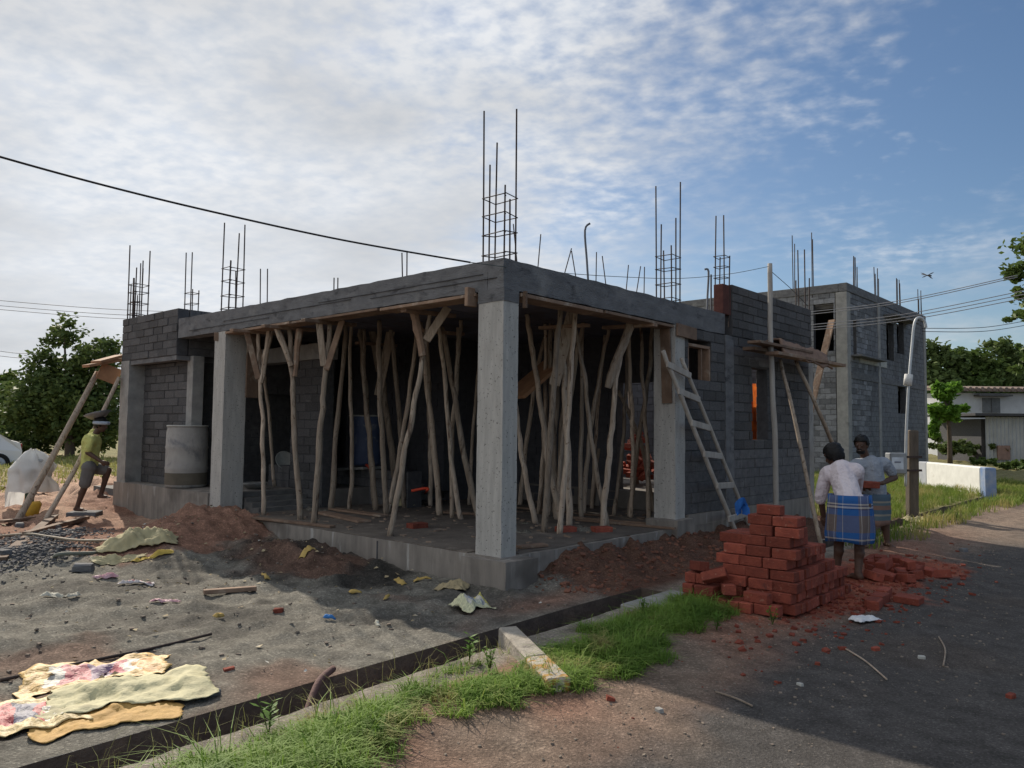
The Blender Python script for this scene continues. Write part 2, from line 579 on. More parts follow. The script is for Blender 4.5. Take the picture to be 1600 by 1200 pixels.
def ground_material(name, gravel):
    m = bpy.data.materials.new(name)
    m.use_nodes = True
    n, l = m.node_tree.nodes, m.node_tree.links
    b = n['Principled BSDF']
    b.inputs['Roughness'].default_value = .95
    b.inputs['Specular IOR Level'].default_value = .15
    at = N(n, 'ShaderNodeAttribute', attribute_name='zone')
    tc = N(n, 'ShaderNodeTexCoord')
    n1 = N(n, 'ShaderNodeTexNoise', i_Scale=55.0, i_Detail=6.0, i_Roughness=.7)
    n2 = N(n, 'ShaderNodeTexNoise', i_Scale=6.0, i_Detail=6.0, i_Roughness=.65)
    vo = N(n, 'ShaderNodeTexVoronoi', i_Scale=gravel)
    for q in (n1, n2, vo):
        l.new(tc.outputs['Object'], q.inputs['Vector'])
    r1 = ramp(n, [(.3, .68), (.7, 1.28)])
    l.new(n1.outputs[0], r1.inputs[0])
    r2 = ramp(n, [(.3, .72), (.7, 1.22)])
    l.new(n2.outputs[0], r2.inputs[0])
    sp = N(n, 'ShaderNodeSeparateColor')
    l.new(vo.outputs['Color'], sp.inputs[0])
    r3 = ramp(n, [(.0, .82), (.8, 1.06), (.95, 1.5)])
    l.new(sp.outputs[0], r3.inputs[0])
    cur = at.outputs['Color']
    for r in (r1, r2, r3):
        k = N(n, 'ShaderNodeMix', data_type='RGBA', blend_type='MULTIPLY')
        k.inputs['Factor'].default_value = 1
        l.new(cur, k.inputs['A'])
        l.new(r.outputs[0], k.inputs['B'])
        cur = k.outputs['Result']
    l.new(cur, b.inputs['Base Color'])
    b1 = N(n, 'ShaderNodeBump', i_Strength=.7, i_Distance=.03)
    l.new(n1.outputs[0], b1.inputs['Height'])
    b2 = N(n, 'ShaderNodeBump', i_Strength=.3, i_Distance=.008)
    l.new(vo.outputs['Distance'], b2.inputs['Height'])
    l.new(b1.outputs[0], b2.inputs['Normal'])
    l.new(b2.outputs[0], b.inputs['Normal'])
    return m


def build_ground():
    ax = axis([(-6.5, 3, .055), (3, 14, .12)], -400, 500)
    ay = axis([(-7.5, -3.4, .12), (-3.4, DR0, .05), (DR0, DR1, DR1 - DR0), (DR1, 5.5, .055), (5.5, 14, .12)], -400, 500)
    nx, ny = len(ax), len(ay)
    V, Cc = [], []
    for X in ax:
        for w in ay:
            s = w + dshift(X)
            V.append(tuple(W(X, s, gheight(X, s))))
            c = gcolor(X, s)
            Cc += [max(c.x, 0), max(c.y, 0), max(c.z, 0), 1]
    j0 = min(range(ny), key=lambda j: abs(ay[j] - DR0))
    jr = min(range(ny), key=lambda j: abs(ay[j] + 2.75))
    gaps = [(-60, .95), (2.6, 17.5)]
    parts = {'ground': [], 'road': []}
    for i in range(nx - 1):
        xm = (ax[i] + ax[i + 1]) / 2
        for j in range(ny - 1):
            if j == j0 and any(a < xm < b for a, b in gaps):
                continue
            parts['road' if j < jr else 'ground'].append((i * ny + j, (i + 1) * ny + j, (i + 1) * ny + j + 1, i * ny + j + 1))
    for name, F in parts.items():
        used = sorted({k for q in F for k in q})
        re = {k: i for i, k in enumerate(used)}
        me = bpy.data.meshes.new(name)
        me.from_pydata([V[k] for k in used], [], [tuple(re[k] for k in q) for q in F])
        a = me.color_attributes.new('zone', 'FLOAT_COLOR', 'POINT')
        a.data.foreach_set('color', [c for k in used for c in Cc[4 * k:4 * k + 4]])
        me.materials.append(ground_material(name, 120 if name == 'road' else 75))
        me.polygons.foreach_set('use_smooth', [True] * len(me.polygons))
        tag(obj(name, me), kind='structure')
    # the drain channel: two walls and a bed
    mud = mat('drain_wall', (.15, .115, .09), (.085, .065, .055), 5, .95, .7, 25, c3=(.21, .15, .11), s3=2, t3=(.55, .7))
    for a, b in gaps:
        b2, a2 = min(b, 40), max(a, -14)
        xs = [a2 + (b2 - a2) * i / 60 for i in range(61)]
        mb = MB()
        prof = []
        for X in xs:
            d = dshift(X)
            prof.append([W(X, DR0 + d - .0, gheight(X, DR0 + d)), W(X, DR0 + d + .004, -.42), W(X, DR1 + d - .02, -.44 + .02 * fbm(X, 0, 2, 2, 2)), W(X, DR1 + d, gheight(X, DR1 + d))])
        Vv = [p for r in prof for p in r]
        Ff = [(4 * i + k, 4 * i + k + 1, 4 * i + 5 + k, 4 * i + 4 + k) for i in range(60) for k in range(3)]
        Ff += [(0, 3, 2, 1), (240, 241, 242, 243)]
        mb.add(Vv, Ff)
        tag(mb.build('drain', mud), kind='structure')


build_ground()

# ------------------------------------------------------------------ the unfinished house
house = thing('unfinished_house', 'single storey house under construction, grey block walls and concrete porch on timber props', 'house', C0, rot=(0, 0, HROT))


def hpart(name, m, boxes, parent=None, ch=.008, smooth=False):
    mb = MB()
    for b in boxes:
        mb.box(*b, ch)
    o = mb.build(name, m, parent or house, local=True)
    return o


def rough_box(name, m, x0, x1, y0, y1, z0, z1, amp=.006, st=.12, parent=None, seed=0):
    """concrete member with slightly wavy, worn faces"""
    mb = MB()
    xs, ys, zs = [[a + (b - a) * i / max(1, round((b - a) / st)) for i in range(max(1, round((b - a) / st)) + 1)] for a, b in ((x0, x1), (y0, y1), (z0, z1))]
    idx = {}
    V, F = [], []
    def vid(i, j, k):
        if (i, j, k) not in idx:
            p = Vector((xs[i], ys[j], zs[k]))
            q = p * 5 + Vector((seed, seed * 2.3, 0))
            p += Vector((noise.noise(q), noise.noise(q + Vector((9, 0, 0))), noise.noise(q + Vector((0, 9, 0))))) * amp
            idx[(i, j, k)] = len(V)
            V.append(p)
        return idx[(i, j, k)]
    nx, ny, nz = len(xs) - 1, len(ys) - 1, len(zs) - 1
    for i in range(nx):
        for j in range(ny):
            F.append((vid(i, j, 0), vid(i, j + 1, 0), vid(i + 1, j + 1, 0), vid(i + 1, j, 0)))
            F.append((vid(i, j, nz), vid(i + 1, j, nz), vid(i + 1, j + 1, nz), vid(i, j + 1, nz)))
    for i in range(nx):
        for k in range(nz):
            F.append((vid(i, 0, k), vid(i + 1, 0, k), vid(i + 1, 0, k + 1), vid(i, 0, k + 1)))
            F.append((vid(i, ny, k), vid(i, ny, k + 1), vid(i + 1, ny, k + 1), vid(i + 1, ny, k)))
    for j in range(ny):
        for k in range(nz):
            F.append((vid(0, j, k), vid(0, j, k + 1), vid(0, j + 1, k + 1), vid(0, j + 1, k)))
            F.append((vid(nx, j, k), vid(nx, j + 1, k), vid(nx, j + 1, k + 1), vid(nx, j, k + 1)))
    mb.add(V, F)
    return mb.build(name, m, parent or house, local=True)


BLK = MB().box(-.5, .5, -.5, .5, -.5, .5, .03).mesh('block', BLOCK)
BLK2 = MB().box(-.5, .5, -.5, .5, -.5, .5, .03).mesh('block', BLOCK2)


def block_wall(name, axis_, c0, c1, u0, u1, z0, z1, holes=(), joined=False, me=None, parent=None, bm=None, mortar=MORTAR, L=.36, H=.14, limit=None, joint=.012):
    """wall of laid blocks: a recessed mortar core plus one object per block; axis_ 0 runs along X, 1 along S"""
    me = me or BLK
    core, blocks = MB(), []
    nz = max(1, round((z1 - z0) / H))
    hz = (z1 - z0) / nz
    def bx(a, b, za, zb, inset):
        return (a, b, c0 + inset, c1 - inset, za, zb) if axis_ == 0 else (c0 + inset, c1 - inset, a, b, za, zb)
    for k in range(nz):
        za, zb = z0 + k * hz, z0 + (k + 1) * hz
        cuts = [(a, b) for a, b, h0, h1 in holes if h0 < (za + zb) / 2 < h1]
        segs, cur = [], u0
        for a, b in sorted(cuts):
            if a > cur:
                segs.append((cur, a))
            cur = max(cur, b)
        if cur < u1:
            segs.append((cur, u1))
        for a, b in segs:
            core.box(*bx(a + .004, b - .004, za, zb, .013))
            x = a
            first = True
            while x < b - .03:
                ln = (L * .5 if (k % 2 and first) else L) + rnd.uniform(-.012, .012)
                first = False
                e = min(x + ln, b)
                if b - e < .09:
                    e = b
                blocks.append((x + joint / 2, e - joint / 2, za + joint / 2, zb - joint / 2))
                x = e
    w = core.build(name, mortar, parent or house, local=True)
    if limit is not None:
        blocks.sort(key=lambda b_: b_[0])
    jm = MB()
    for n_, (a, b, za, zb) in enumerate(blocks):
        dy = rnd.uniform(-.008, .007)
        if joined or (limit is not None and n_ >= limit):
            jm.box(*bx(a, b, za, zb, -dy))
            continue
        ctr = ((a + b) / 2, (c0 + c1) / 2 + dy, (za + zb) / 2)
        sc = (b - a, c1 - c0, zb - za)
        if axis_ == 1:
            ctr, sc = (ctr[1], ctr[0], ctr[2]), (sc[1], sc[0], sc[2])
        obj('block', me, w, ctr, (rnd.uniform(-.012, .012), rnd.uniform(-.012, .012), rnd.uniform(-.008, .008)), sc)
    if jm.v:
        tag(jm.build('block_courses', bm or me.materials[0], w, local=True), kind='stuff')
    return w


ZP, ZT, ZF = .306, 3.374, .58            # porch floor, roof top, sit-out floor
rough_box('porch_plinth', PLINTH, -.05, 5.1, -.04, 5.3, -.5, ZP, .008, .15)
rough_box('pedestal', PLINTH, -.15, .34, -.2, .42, -.5, ZP - .012, .012, .08, seed=3)
rough_box('pedestal', PLINTH, 3.30, 3.75, -.12, .36, -.4, .42, .012, .08, seed=8)
hpart('joint', MORTAR, [(-.056, -.04, 1.9, 1.92, -.3, ZP - .02)], ch=0)
hpart('floor', mat('house_floor', (.22, .2, .18), None, 4, .95, .3), [(5.1, 8.2, .2, 4.6, -.3, .62), (1.75, 5.0, 5.3, 9.5, -.3, .6)])
rough_box('sit_out_plinth', PLINTH, -.03, 1.74, 6.06, 9.62, -.5, ZF, .01, .15, seed=5)
for k in range(4):                       # entrance steps rise towards the sit-out
    rough_box('step', mat('stair_concrete', (.19, .18, .17), (.11, .105, .1), 5, .92, .5, 40), .40, 1.48, 5.31 + .19 * k, 6.055, ZP - .05 + .001 * k, ZP + .068 * (k + 1), .006, .1, seed=20 + k)
rough_box('step', mat('dark_step', (.12, .115, .11), None, 5), .5, 2.2, 9.64, 12.0, -.3, .34, .012, .15, seed=31)
# columns
rough_box('column', CONC_SPOT, 0, .23, .0, .36, ZP - .03, 2.93, .005, .07, seed=1)
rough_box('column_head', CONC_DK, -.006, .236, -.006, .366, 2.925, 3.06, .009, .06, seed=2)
rough_box('column', CONC_SPOT, 0, .36, 5.72, 6.05, .02, 3.05, .005, .08, seed=11)
rough_box('column', CONC_SPOT, 3.44, 3.70, -.012, .32, .40, 3.05, .006, .08, seed=12)
rough_box('column', CONC, 0, .30, 9.2, 9.56, .35, 2.78, .006, .08, seed=13)
hpart('column', CONC, [(.32, .50, 9.7, 9.9, .3, 2.75)])
hpart('column', CONC, [(.25, .45, 7.26, 7.46, ZF, 2.78)])
# beams and roof slab
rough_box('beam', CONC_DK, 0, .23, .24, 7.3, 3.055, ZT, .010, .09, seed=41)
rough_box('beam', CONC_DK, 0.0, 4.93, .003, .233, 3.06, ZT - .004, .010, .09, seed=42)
mb = MB()
for (a, b, z) in ((.3, 3.3, .142), (.1, 2.2, .20), (2.6, 5.8, .17), (4.5, 6.9, .23)):
    mb.box(-.012, .004, a, b, ZT - z, ZT - z + .006)
mb.build('pour_line', MORTAR, house, local=True)
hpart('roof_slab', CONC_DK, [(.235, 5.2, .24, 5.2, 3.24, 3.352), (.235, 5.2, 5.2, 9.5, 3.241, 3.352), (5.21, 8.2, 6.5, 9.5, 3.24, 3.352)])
for a, b, c, d in ((.30, 1.7, .3, 2.2), (1.72, 3.2, .3, 2.2), (.30, 1.7, 2.22, 4.2), (1.72, 3.2, 2.22, 4.2), (3.22, 5.1, .3, 2.3), (3.22, 5.1, 2.32, 4.4), (.3, 1.7, 4.22, 5.6), (1.72, 3.2, 4.22, 5.6)):
    hpart('shuttering_sheet', PLYW, [(a, b, c, d, 3.205, 3.236)], ch=0)
# upper courses seen at the left: parapet band and its return
block_wall('parapet_wall', 1, .0, .2, 7.35, 9.56, 2.78, 3.56)
block_wall('parapet_wall', 0, 7.35, 7.55, .21, 1.15, 2.78, 3.56, joined=True)
block_wall('parapet_wall', 0, 7.42, 7.6, 1.22, 3.2, 2.2, 3.5, joined=True)
block_wall('wall', 1, .28, .46, 7.47, 9.2, ZF, 2.77)
block_wall('wall', 0, 7.62, 7.8, .46, 3.4, ZF, 3.2, joined=True)
hpart('lintel_slab', CONC_DK, [(.205, 1.2, 7.56, 9.5, 2.70, 2.79), (.01, .5, 7.36, 7.55, 2.70, 2.775), (.02, .27, 7.47, 9.19, 2.70, 2.775)], ch=0)
# pale block pier beside the steps, low walls, inner walls
block_wall('pier', 1, 1.5, 1.7, 5.30, 6.25, ZP, 2.72)
rough_box('lintel', CONC, 1.46, 1.72, 5.25, 8.3, 2.72, 2.98, .008, .1, seed=51)
block_wall('low_wall', 1, 1.5, 1.68, 6.26, 6.9, ZP, .95, joined=True)
block_wall('low_wall', 1, 2.45, 2.75, 4.3, 6.2, ZP, .9, joined=True)
DARKB = mat('shaded_block', (.105, .105, .115), (.075, .075, .085), 9, .93, .5, 55)  # block colour darkened, putting the interior shade into the inner walls
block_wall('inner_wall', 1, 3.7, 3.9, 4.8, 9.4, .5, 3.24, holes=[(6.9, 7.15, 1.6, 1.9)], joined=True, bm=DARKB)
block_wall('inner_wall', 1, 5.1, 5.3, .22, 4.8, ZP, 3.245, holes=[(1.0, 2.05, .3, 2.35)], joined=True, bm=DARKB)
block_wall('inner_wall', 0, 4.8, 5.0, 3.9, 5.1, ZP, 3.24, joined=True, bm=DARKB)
block_wall('inner_wall', 0, 4.8, 5.0, 5.31, 8.1, ZP, 2.3, joined=True, bm=DARKB)  # unseen wall kept low to let sun onto the brick heap
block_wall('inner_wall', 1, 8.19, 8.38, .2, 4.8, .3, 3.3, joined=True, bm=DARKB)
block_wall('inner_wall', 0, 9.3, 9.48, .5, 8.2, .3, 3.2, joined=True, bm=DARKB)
# the long right wall with ventilator, opening, concrete piers and the raised parapet
block_wall('lower_wall', 0, .0, .2, 3.72, 4.93, .46, 1.33, joined=True, joint=.007)
block_wall('lower_wall', 0, .0, .2, 5.21, 8.2, .46, 1.33, joined=True, joint=.007)
block_wall('wall', 0, .0, .2, 3.72, 4.93, 1.332, 3.05, holes=[(3.83, 4.5, 2.30, 2.84)])
block_wall('wall', 0, .0, .2, 5.21, 8.2, 1.332, 3.06, holes=[(5.86, 6.44, 1.5, 2.66)])
block_wall('parapet_wall', 0, .004, .2, 5.20, 8.38, 3.07, 3.86)
rough_box('pier', CONC_DK, 4.935, 5.205, -.006, .22, .3, 3.055, .006, .08, seed=61)
rough_box('column', CONC, 8.2, 8.40, -.008, .25, -.2, 3.06, .006, .1, seed=62)
rough_box('plinth_course', PLINTH, 3.76, 8.2, -.03, .2, -.4, .455, .01, .13, seed=63)
rough_box('lintel', CONC_DK, 5.6, 6.7, -.002, .19, 2.66, 2.80, .006, .1, seed=64)
hpart('brick_infill', mat('old_brick', (.13, .05, .04), (.09, .035, .03), 12, .92, .6, 60), [(4.94, 5.195, .03, .19, 3.38, 3.84)])
vf = hpart('ventilator', PLANK, [(3.83, 3.87, .02, .14, 2.32, 2.82), (4.46, 4.5, .02, .14, 2.32, 2.82), (3.83, 4.5, .02, .14, 2.80, 2.84), (3.83, 4.5, .02, .14, 2.30, 2.335)], ch=0)
hpart('mullion', PLANK, [(4.28, 4.31, .05, .10, 2.335, 2.80)], vf, ch=0)
hpart('jamb', PLANK, [(6.18, 6.32, .24, .34, .62, 2.66)])
hpart('red_brick_jamb', BRICK, [(7.0, 8.1, .7, .92, .62, 2.15)])
ob = bpy.data.objects


# reinforcement standing out of the columns
def cage(X, s, w, d, zs, bars, stir, zt, r=.009, base=None):
    """bars: heights of the corner bars; stir: stirrup heights"""
    c = thing('rebar_cage', None, None)
    c.parent = house
    c.location = (X, s, 0)
    pts = [(0, 0), (w, 0), (w, d), (0, d), (w / 2, 0), (w / 2, d)]
    for (px, py), h in zip(pts, bars):
        t = (rnd.uniform(-.02, .02), rnd.uniform(-.02, .02))
        m = MB().tube([(px, py, zs), (px + t[0] * .4, py + t[1] * .4, (zs + h) / 2), (px + t[0], py + t[1], h)], r, 6)
        m.build('bar', REBAR, c, local=True)
    for h in stir:
        e = .012
        q = [(-e, -e), (w + e, -e), (w + e, d + e), (-e, d + e), (-e, -e), (.05, .03)]
        a = rnd.uniform(-.02, .02)
        m = MB().tube([(x, y, h + a * (x / max(w, .1)) + rnd.uniform(-.006, .006)) for x, y in q], r * .62, 5)
        m.build('stirrup', REBAR, c, local=True)
    return c


def top_z(x, y, X=None, s=None):
    return (PX(x, y, X) if X is not None else PS(x, y, s)).z


cage(.03, .03, .18, .30, 3.2, [4.15, 5.02, 4.72, 5.02, 4.02, 4.45], [3.44, 3.66, 3.86, 4.06], ZT, .010)
cage(.05, 5.76, .24, .22, 3.2, [4.15, 4.75, 4.05, 4.78, 4.6, 4.2], [3.42, 3.62, 3.85, 4.05], ZT, .010)
cage(.05, 9.2, .24, .28, 2.9, [4.3, 4.85, 4.7, 4.95, 4.5, 4.55], [3.2, 3.4, 3.65, 3.85, 4.05, 4.2], 3.56, .011)
cage(.25, 9.75, .12, .12, 2.6, [4.4, 4.7, 4.1, 4.3], [3.1, 3.4, 3.7, 3.95], 3.56, .010)
_c = XS(PX(288, 470, .6))
cage(_c[0], _c[1] - .25, .14, .22, 3.2, [4.72, 4.05, 4.1, 4.75], [3.6, 3.8, 4.0], 3.5, .010)
cage(3.44, .04, .22, .24, 3.2, [4.15, 5.08, 4.15, 5.02, 4.55, 4.5], [3.42, 3.63, 3.84, 4.02], ZT, .010)
cage(5.0, .04, .14, .16, 3.2, [4.90, 4.30, 4.3, 4.92], [3.95, 4.12, 4.28], ZT, .010)
cage(8.2, .04, .16, .18, 2.8, [4.95, 4.45, 5.0, 4.4], [], 3.8, .011)


def roof_bar(px, py_top, px_b, py_b, X=None, s=None, r=.009, bend=None, m=None, name='roof_rod'):
    a = PX(px_b, py_b, X) if X is not None else PS(px_b, py_b, s)
    dep = a.y
    a.z = min(a.z, ZT - .05)
    b = D(px, py_top, dep)
    pts = [a, a.lerp(b, .5), b]
    if bend:
        pts.append(D(bend[0], bend[1], dep))
        pts = smooth_path(pts, 4)
    iv = Matrix.Translation(C0) @ Matrix.Rotation(HROT, 4, 'Z')
    inv = iv.inverted()
    MB().tube([inv @ p for p in pts], r, 6).build(name, m or REBAR, house, local=True)


for q in ((407, 420, 407, 475), (418, 420, 418, 473), (522, 434, 522, 450), (528, 434, 528, 449), (628, 395, 630, 432), (636, 392, 636, 432)):
    roof_bar(*q, X=.6)
for q in ((802, 350, 810, 408), (845, 366, 839, 418), (893, 388, 877, 429), (893, 392, 903, 436), (932, 394, 931, 441), (941, 400, 949, 446), (982, 414, 977, 455), (1001, 416, 992, 458), (1007, 417, 1006, 461)):
    roof_bar(*q, s=.35, r=.007)
roof_bar(914, 360, 920, 438, s=.3, r=.014, bend=(922, 349), m=PIPE, name='bent_pipe')
roof_bar(1107, 424, 1104, 487, s=.3, r=.016, bend=(1101, 421), m=PIPE, name='bent_pipe')
roof_bar(1111, 429, 1111, 487, s=.3, r=.014, m=PIPE, name='pipe')

# ------------------------------------------------------------------ formwork under the beams
def wl_(X, s, z): return W(X, s, z)


def board(name, p0, p1, w, h, label, cat='plank', group=None, m=PLANK, up=Vector((0, 0, 1))):
    o = MB().bar(p0, p1, w, h, up, .004).mesh(name, m, off=(p0 + p1) / 2)
    o = obj(name, o, None, (p0 + p1) / 2)
    return tag(o, label, cat, group)


board('soffit_board', W(.11, .40, 3.025), W(.11, 2.0, 3.02), .26, .035, 'long brown board under the left porch beam, next to the corner column', 'board')
board('soffit_board', W(.11, 2.05, 3.03), W(.11, 3.9, 3.025), .26, .03, 'long brown board under the middle of the left porch beam', 'board')
board('soffit_board', W(.11, 3.95, 3.028), W(.11, 5.7, 3.02), .27, .035, 'long brown board under the left porch beam beside the far left column', 'board')
board('soffit_board', W(.26, .12, 3.02), W(1.75, .12, 3.02), .27, .04, 'thick brown board under the right porch beam, next to the corner column', 'board')
board('soffit_board', W(1.8, .12, 3.025), W(3.4, .12, 3.02), .27, .035, 'long brown board under the right porch beam near the ladder', 'board')
board('cleat', W(-.04, .44, 3.1), W(-.04, .44, 2.9), .05, .14, 'short upright cleat nailed left of the corner column head', 'board', up=UX)
board('cleat', W(.30, -.03, 3.06), W(.30, -.03, 2.88), .03, .05, 'thin upright cleat nailed right of the corner column head', 'board', up=UL)
board('column_board', W(.39, 5.60, 3.02), W(.40, 5.62, 2.05), .03, .20, 'wide vertical board hanging on the far left column', 'board', up=UX)
board('column_board', W(-.05, 5.98, 2.98), W(.5, 5.68, 2.98), .03, .13, 'short thick board across the head of the far left column', 'board')
board('column_board', W(3.40, .12, 3.0), W(3.42, .10, 1.98), .03, .15, 'long stained board hanging down the face of the ladder column', 'board', up=UL)
board('column_board', W(3.42, -.05, 2.98), W(3.95, -.05, 2.96), .03, .17, 'short dark board fixed across the head of the ladder column', 'board')
board('slanted_shutter', D(800, 622, 11.6), D(872, 560, 11.9), .9, .05, 'wide sloping orange brown shuttering board behind the corner column', 'board', m=mat('new_board', (.40, .22, .12), (.28, .15, .085), 5, .8, .3, 30))

# ------------------------------------------------------------------ props
ORD = ['first', 'second', 'third', 'fourth', 'fifth', 'sixth', 'seventh', 'eighth', 'ninth', 'tenth', 'eleventh', 'twelfth', 'thirteenth', 'fourteenth', 'fifteenth', 'sixteenth', 'seventeenth', 'eighteenth', 'nineteenth', 'twentieth', 'twenty-first', 'twenty-second', 'twenty-third', 'twenty-fourth', 'twenty-fifth', 'twenty-sixth', 'twenty-seventh', 'twenty-eighth']
PROPS = []


def prop(side, base, pts, wpx, heads=(), extend=True, zb=ZP, dep=None, tone=None):
    """base and pts are where the pole shows in the picture, from the foot upwards; it stands on the porch floor there"""
    b = G(*base, zb) if dep is None else D(*base, dep)
    d = b.y
    P = [b] + [D(x, y, d) for x, y in pts]
    top = P[-1]
    lim = 3.0 if heads else 3.2
    if extend and top.z < lim:
        v = (P[-1] - P[-2]).normalized()
        P.append(top + v * (lim - top.z) / max(v.z, .3))
    if P[-1].z > lim:
        P[-1].z = lim
    b.z = zb
    r0 = wpx * d / FPX / 2
    PROPS.append((side, base[0], P, r0, heads, d))


def make_props():
    for side in ('left', 'right'):
        L = sorted([p for p in PROPS if p[0] == side], key=lambda p: p[1])
        for i, (sd_, bx_, P, r0, heads, d) in enumerate(L):
            lean = P[-1].x - P[0].x
            how = 'upright' if abs(lean) < .1 else 'leaning left' if lean < 0 else 'leaning right'
            hd = 'forked plank head' if heads else 'plain top'
            where = f'{ORD[i]} from left, {side} of corner column'
            t = thing('prop', f'{how} wooden prop with {hd}, {where}', 'prop', P[0], 'wooden props under the porch roof')
            path = smooth_path(P, 8)
            n = len(path)
            sd = rnd.uniform(0, 50)
            path = [p + Vector((noise.noise(Vector((sd, k * .35, 0))), noise.noise(Vector((sd, 0, k * .35))), 0)) * (.022 if 0 < k < n - 1 else 0) for k, p in enumerate(path)]
            rr = [r0 * (1.12 - .32 * k / n) * (1 + .2 * noise.noise(Vector((sd, k * .75, 5)))) for k in range(n)]
            MB().tube(path, rr, 9).build('pole', POLE, t, smooth=True)
            for (xa, ya, xb, yb, w) in heads:
                a, b = D(xa, ya, d - .06), D(xb, yb, d - .05)
                ww = w * d / FPX
                bm_ = MB().bar(a, b, ww, .035, up=Vector((0, 1, 0)), ch=.006) if rnd.random() < .45 else MB().tube([a.lerp(b, q / 6) + Vector((rnd.uniform(-.008, .008), 0, 0)) for q in range(7)], [ww * .5 * rnd.uniform(.8, 1.1) * (1.1 - .25 * q / 6) for q in range(7)], 7)
                bm_.build('brace', rnd.choice((POLE, PLANK)), t)
            if heads:
                c = P[-1]
                dr = UX if side == 'left' else UL
                MB().bar(c - dr * .42 + Vector((0, 0, -.015)), c + dr * .40 + Vector((0, 0, .012)), .1, .045, ch=.004).build('head_plank', PLANK, t)


prop('left', (412, 806), [(411, 680), (406, 590), (403, 516)], 6.5, [(385, 514, 404, 592, 9), (422, 516, 408, 598, 10)])
prop('left', (430, 728), [(417, 620), (411, 575)], 5, zb=.6, dep=13.2)
prop('left', (470, 813), [(460, 680), (456, 590), (453, 514)], 8, [(431, 507, 455, 572, 10), (468, 514, 461, 588, 10)])
prop('left', (491, 775), [(488, 650), (485, 525)], 7.5)
prop('left', (490, 822), [(502, 660), (507, 600), (516, 502)], 9, [(498, 496, 506, 572, 10), (535, 500, 510, 578, 9)])
prop('left', (517, 798), [(527, 660), (540, 510)], 8)
prop('left', (586, 795), [(577, 680), (568, 580), (564, 530)], 8)
prop('left', (600, 780), [(597, 660), (594, 560)], 6)
prop('left', (624, 792), [(610, 690), (598, 600), (590, 498)], 10, [(577, 492, 593, 580, 11), (615, 494, 591, 618, 13)])
prop('left', (632, 795), [(624, 650), (612, 525)], 7.5)
prop('left', (609, 839), [(634, 700), (655, 590), (672, 480)], 8.5, [(645, 473, 660, 556, 15), (700, 480, 666, 532, 13)])
prop('left', (687, 806), [(677, 690), (664, 570)], 9)
prop('left', (673, 792), [(672, 680), (668, 560)], 7)
prop('left', (707, 810), [(706, 700), (716, 560)], 7)
prop('left', (749, 812), [(727, 720), (711, 620), (692, 520)], 9, [(717, 512, 712, 605, 7)], zb=ZP)
prop('left', (733, 790), [(738, 690), (745, 600)], 5)
prop('right', (812, 790), [(824, 680), (840, 576), (852, 497)], 7)
prop('right', (837, 819), [(818, 725), (806, 640)], 8)
prop('right', (878, 820), [(859, 735), (843, 620), (829, 530)], 9)
prop('right', (857, 806), [(862, 725), (872, 600), (868, 500)], 7)
prop('right', (890, 824), [(886, 690), (882, 590), (880, 486)], 10, [(896, 481, 866, 602, 17)])
prop('right', (880, 790), [(876, 690), (890, 560)], 7)
prop('right', (909, 810), [(908, 690), (910, 500)], 7)
prop('right', (911, 806), [(916, 735), (926, 650), (942, 560)], 7)
prop('right', (941, 826), [(950, 730), (957, 660), (966, 570), (982, 506)], 9, [(988, 499, 949, 606, 15)])
prop('right', (924, 791), [(937, 700), (949, 605)], 6.5)
prop('right', (939, 781), [(925, 690), (912, 600), (905, 530)], 6)
prop('right', (964, 785), [(953, 720), (945, 560)], 6)
prop('right', (998, 783), [(990, 690), (981, 570)], 6)
prop('right', (1022, 800), [(1000, 690), (966, 610)], 7, extend=False)
prop('right', (858, 776), [(836, 700), (818, 640)], 6, extend=False)
_r = random.Random(11)
for k in range(22):
    sd_ = 'right' if k % 2 or k < 8 else 'left'
    X_, s_ = (_r.uniform(1.6, 4.7), _r.uniform(.5, 2.6)) if sd_ == 'right' else (_r.uniform(1.2, 4.5), _r.uniform(2.4, 4.6))
    a_ = W(X_, s_, ZP)
    v_ = a_ - EYE
    px_ = 800 + FPX * v_.dot(CR) / v_.dot(FW)
    if (sd_ == 'right') != (px_ > 790):
        continue
    b_ = W(X_ + _r.uniform(-.35, .35), s_ + _r.uniform(-.4, .4), 3.2)
    PROPS.append((sd_, px_, [a_, a_.lerp(b_, .35) + Vector((_r.uniform(-.05, .05), 0, 0)), a_.lerp(b_, .7) + Vector((_r.uniform(-.05, .05), 0, 0)), b_], _r.uniform(.028, .04), (), a_.y))
make_props()
hpart('dark_floor_sheet', mat('darkened_floor', (.17, .145, .12), (.095, .08, .07), 3, .95, .6, 25, c3=(.26, .22, .18), s3=2.5, t3=(.58, .7)), [(.3, 5.08, .02, 5.28, ZP, ZP + .012), (-.03, .3, .45, 5.28, ZP, ZP + .012)], ch=0)  # thin sheet added to darken the floor, porch shade in its colour
for px, py, lb in ((884, 832, 'dark brick under the foot of a bright prop right of the corner column'), (940, 832, 'red brick under the prop with the wide plank nearest the ladder'), (652, 826, 'dark red brick on the porch floor left of the corner column')):
    p = G(px, py, ZP)
    o = obj('brick', MB().box(-.12, .12, -.08, .08, 0, .075, .006).mesh('brick', BRICK), None, p, (0, 0, rnd.uniform(.3, 1)))
    tag(o, lb, 'brick')

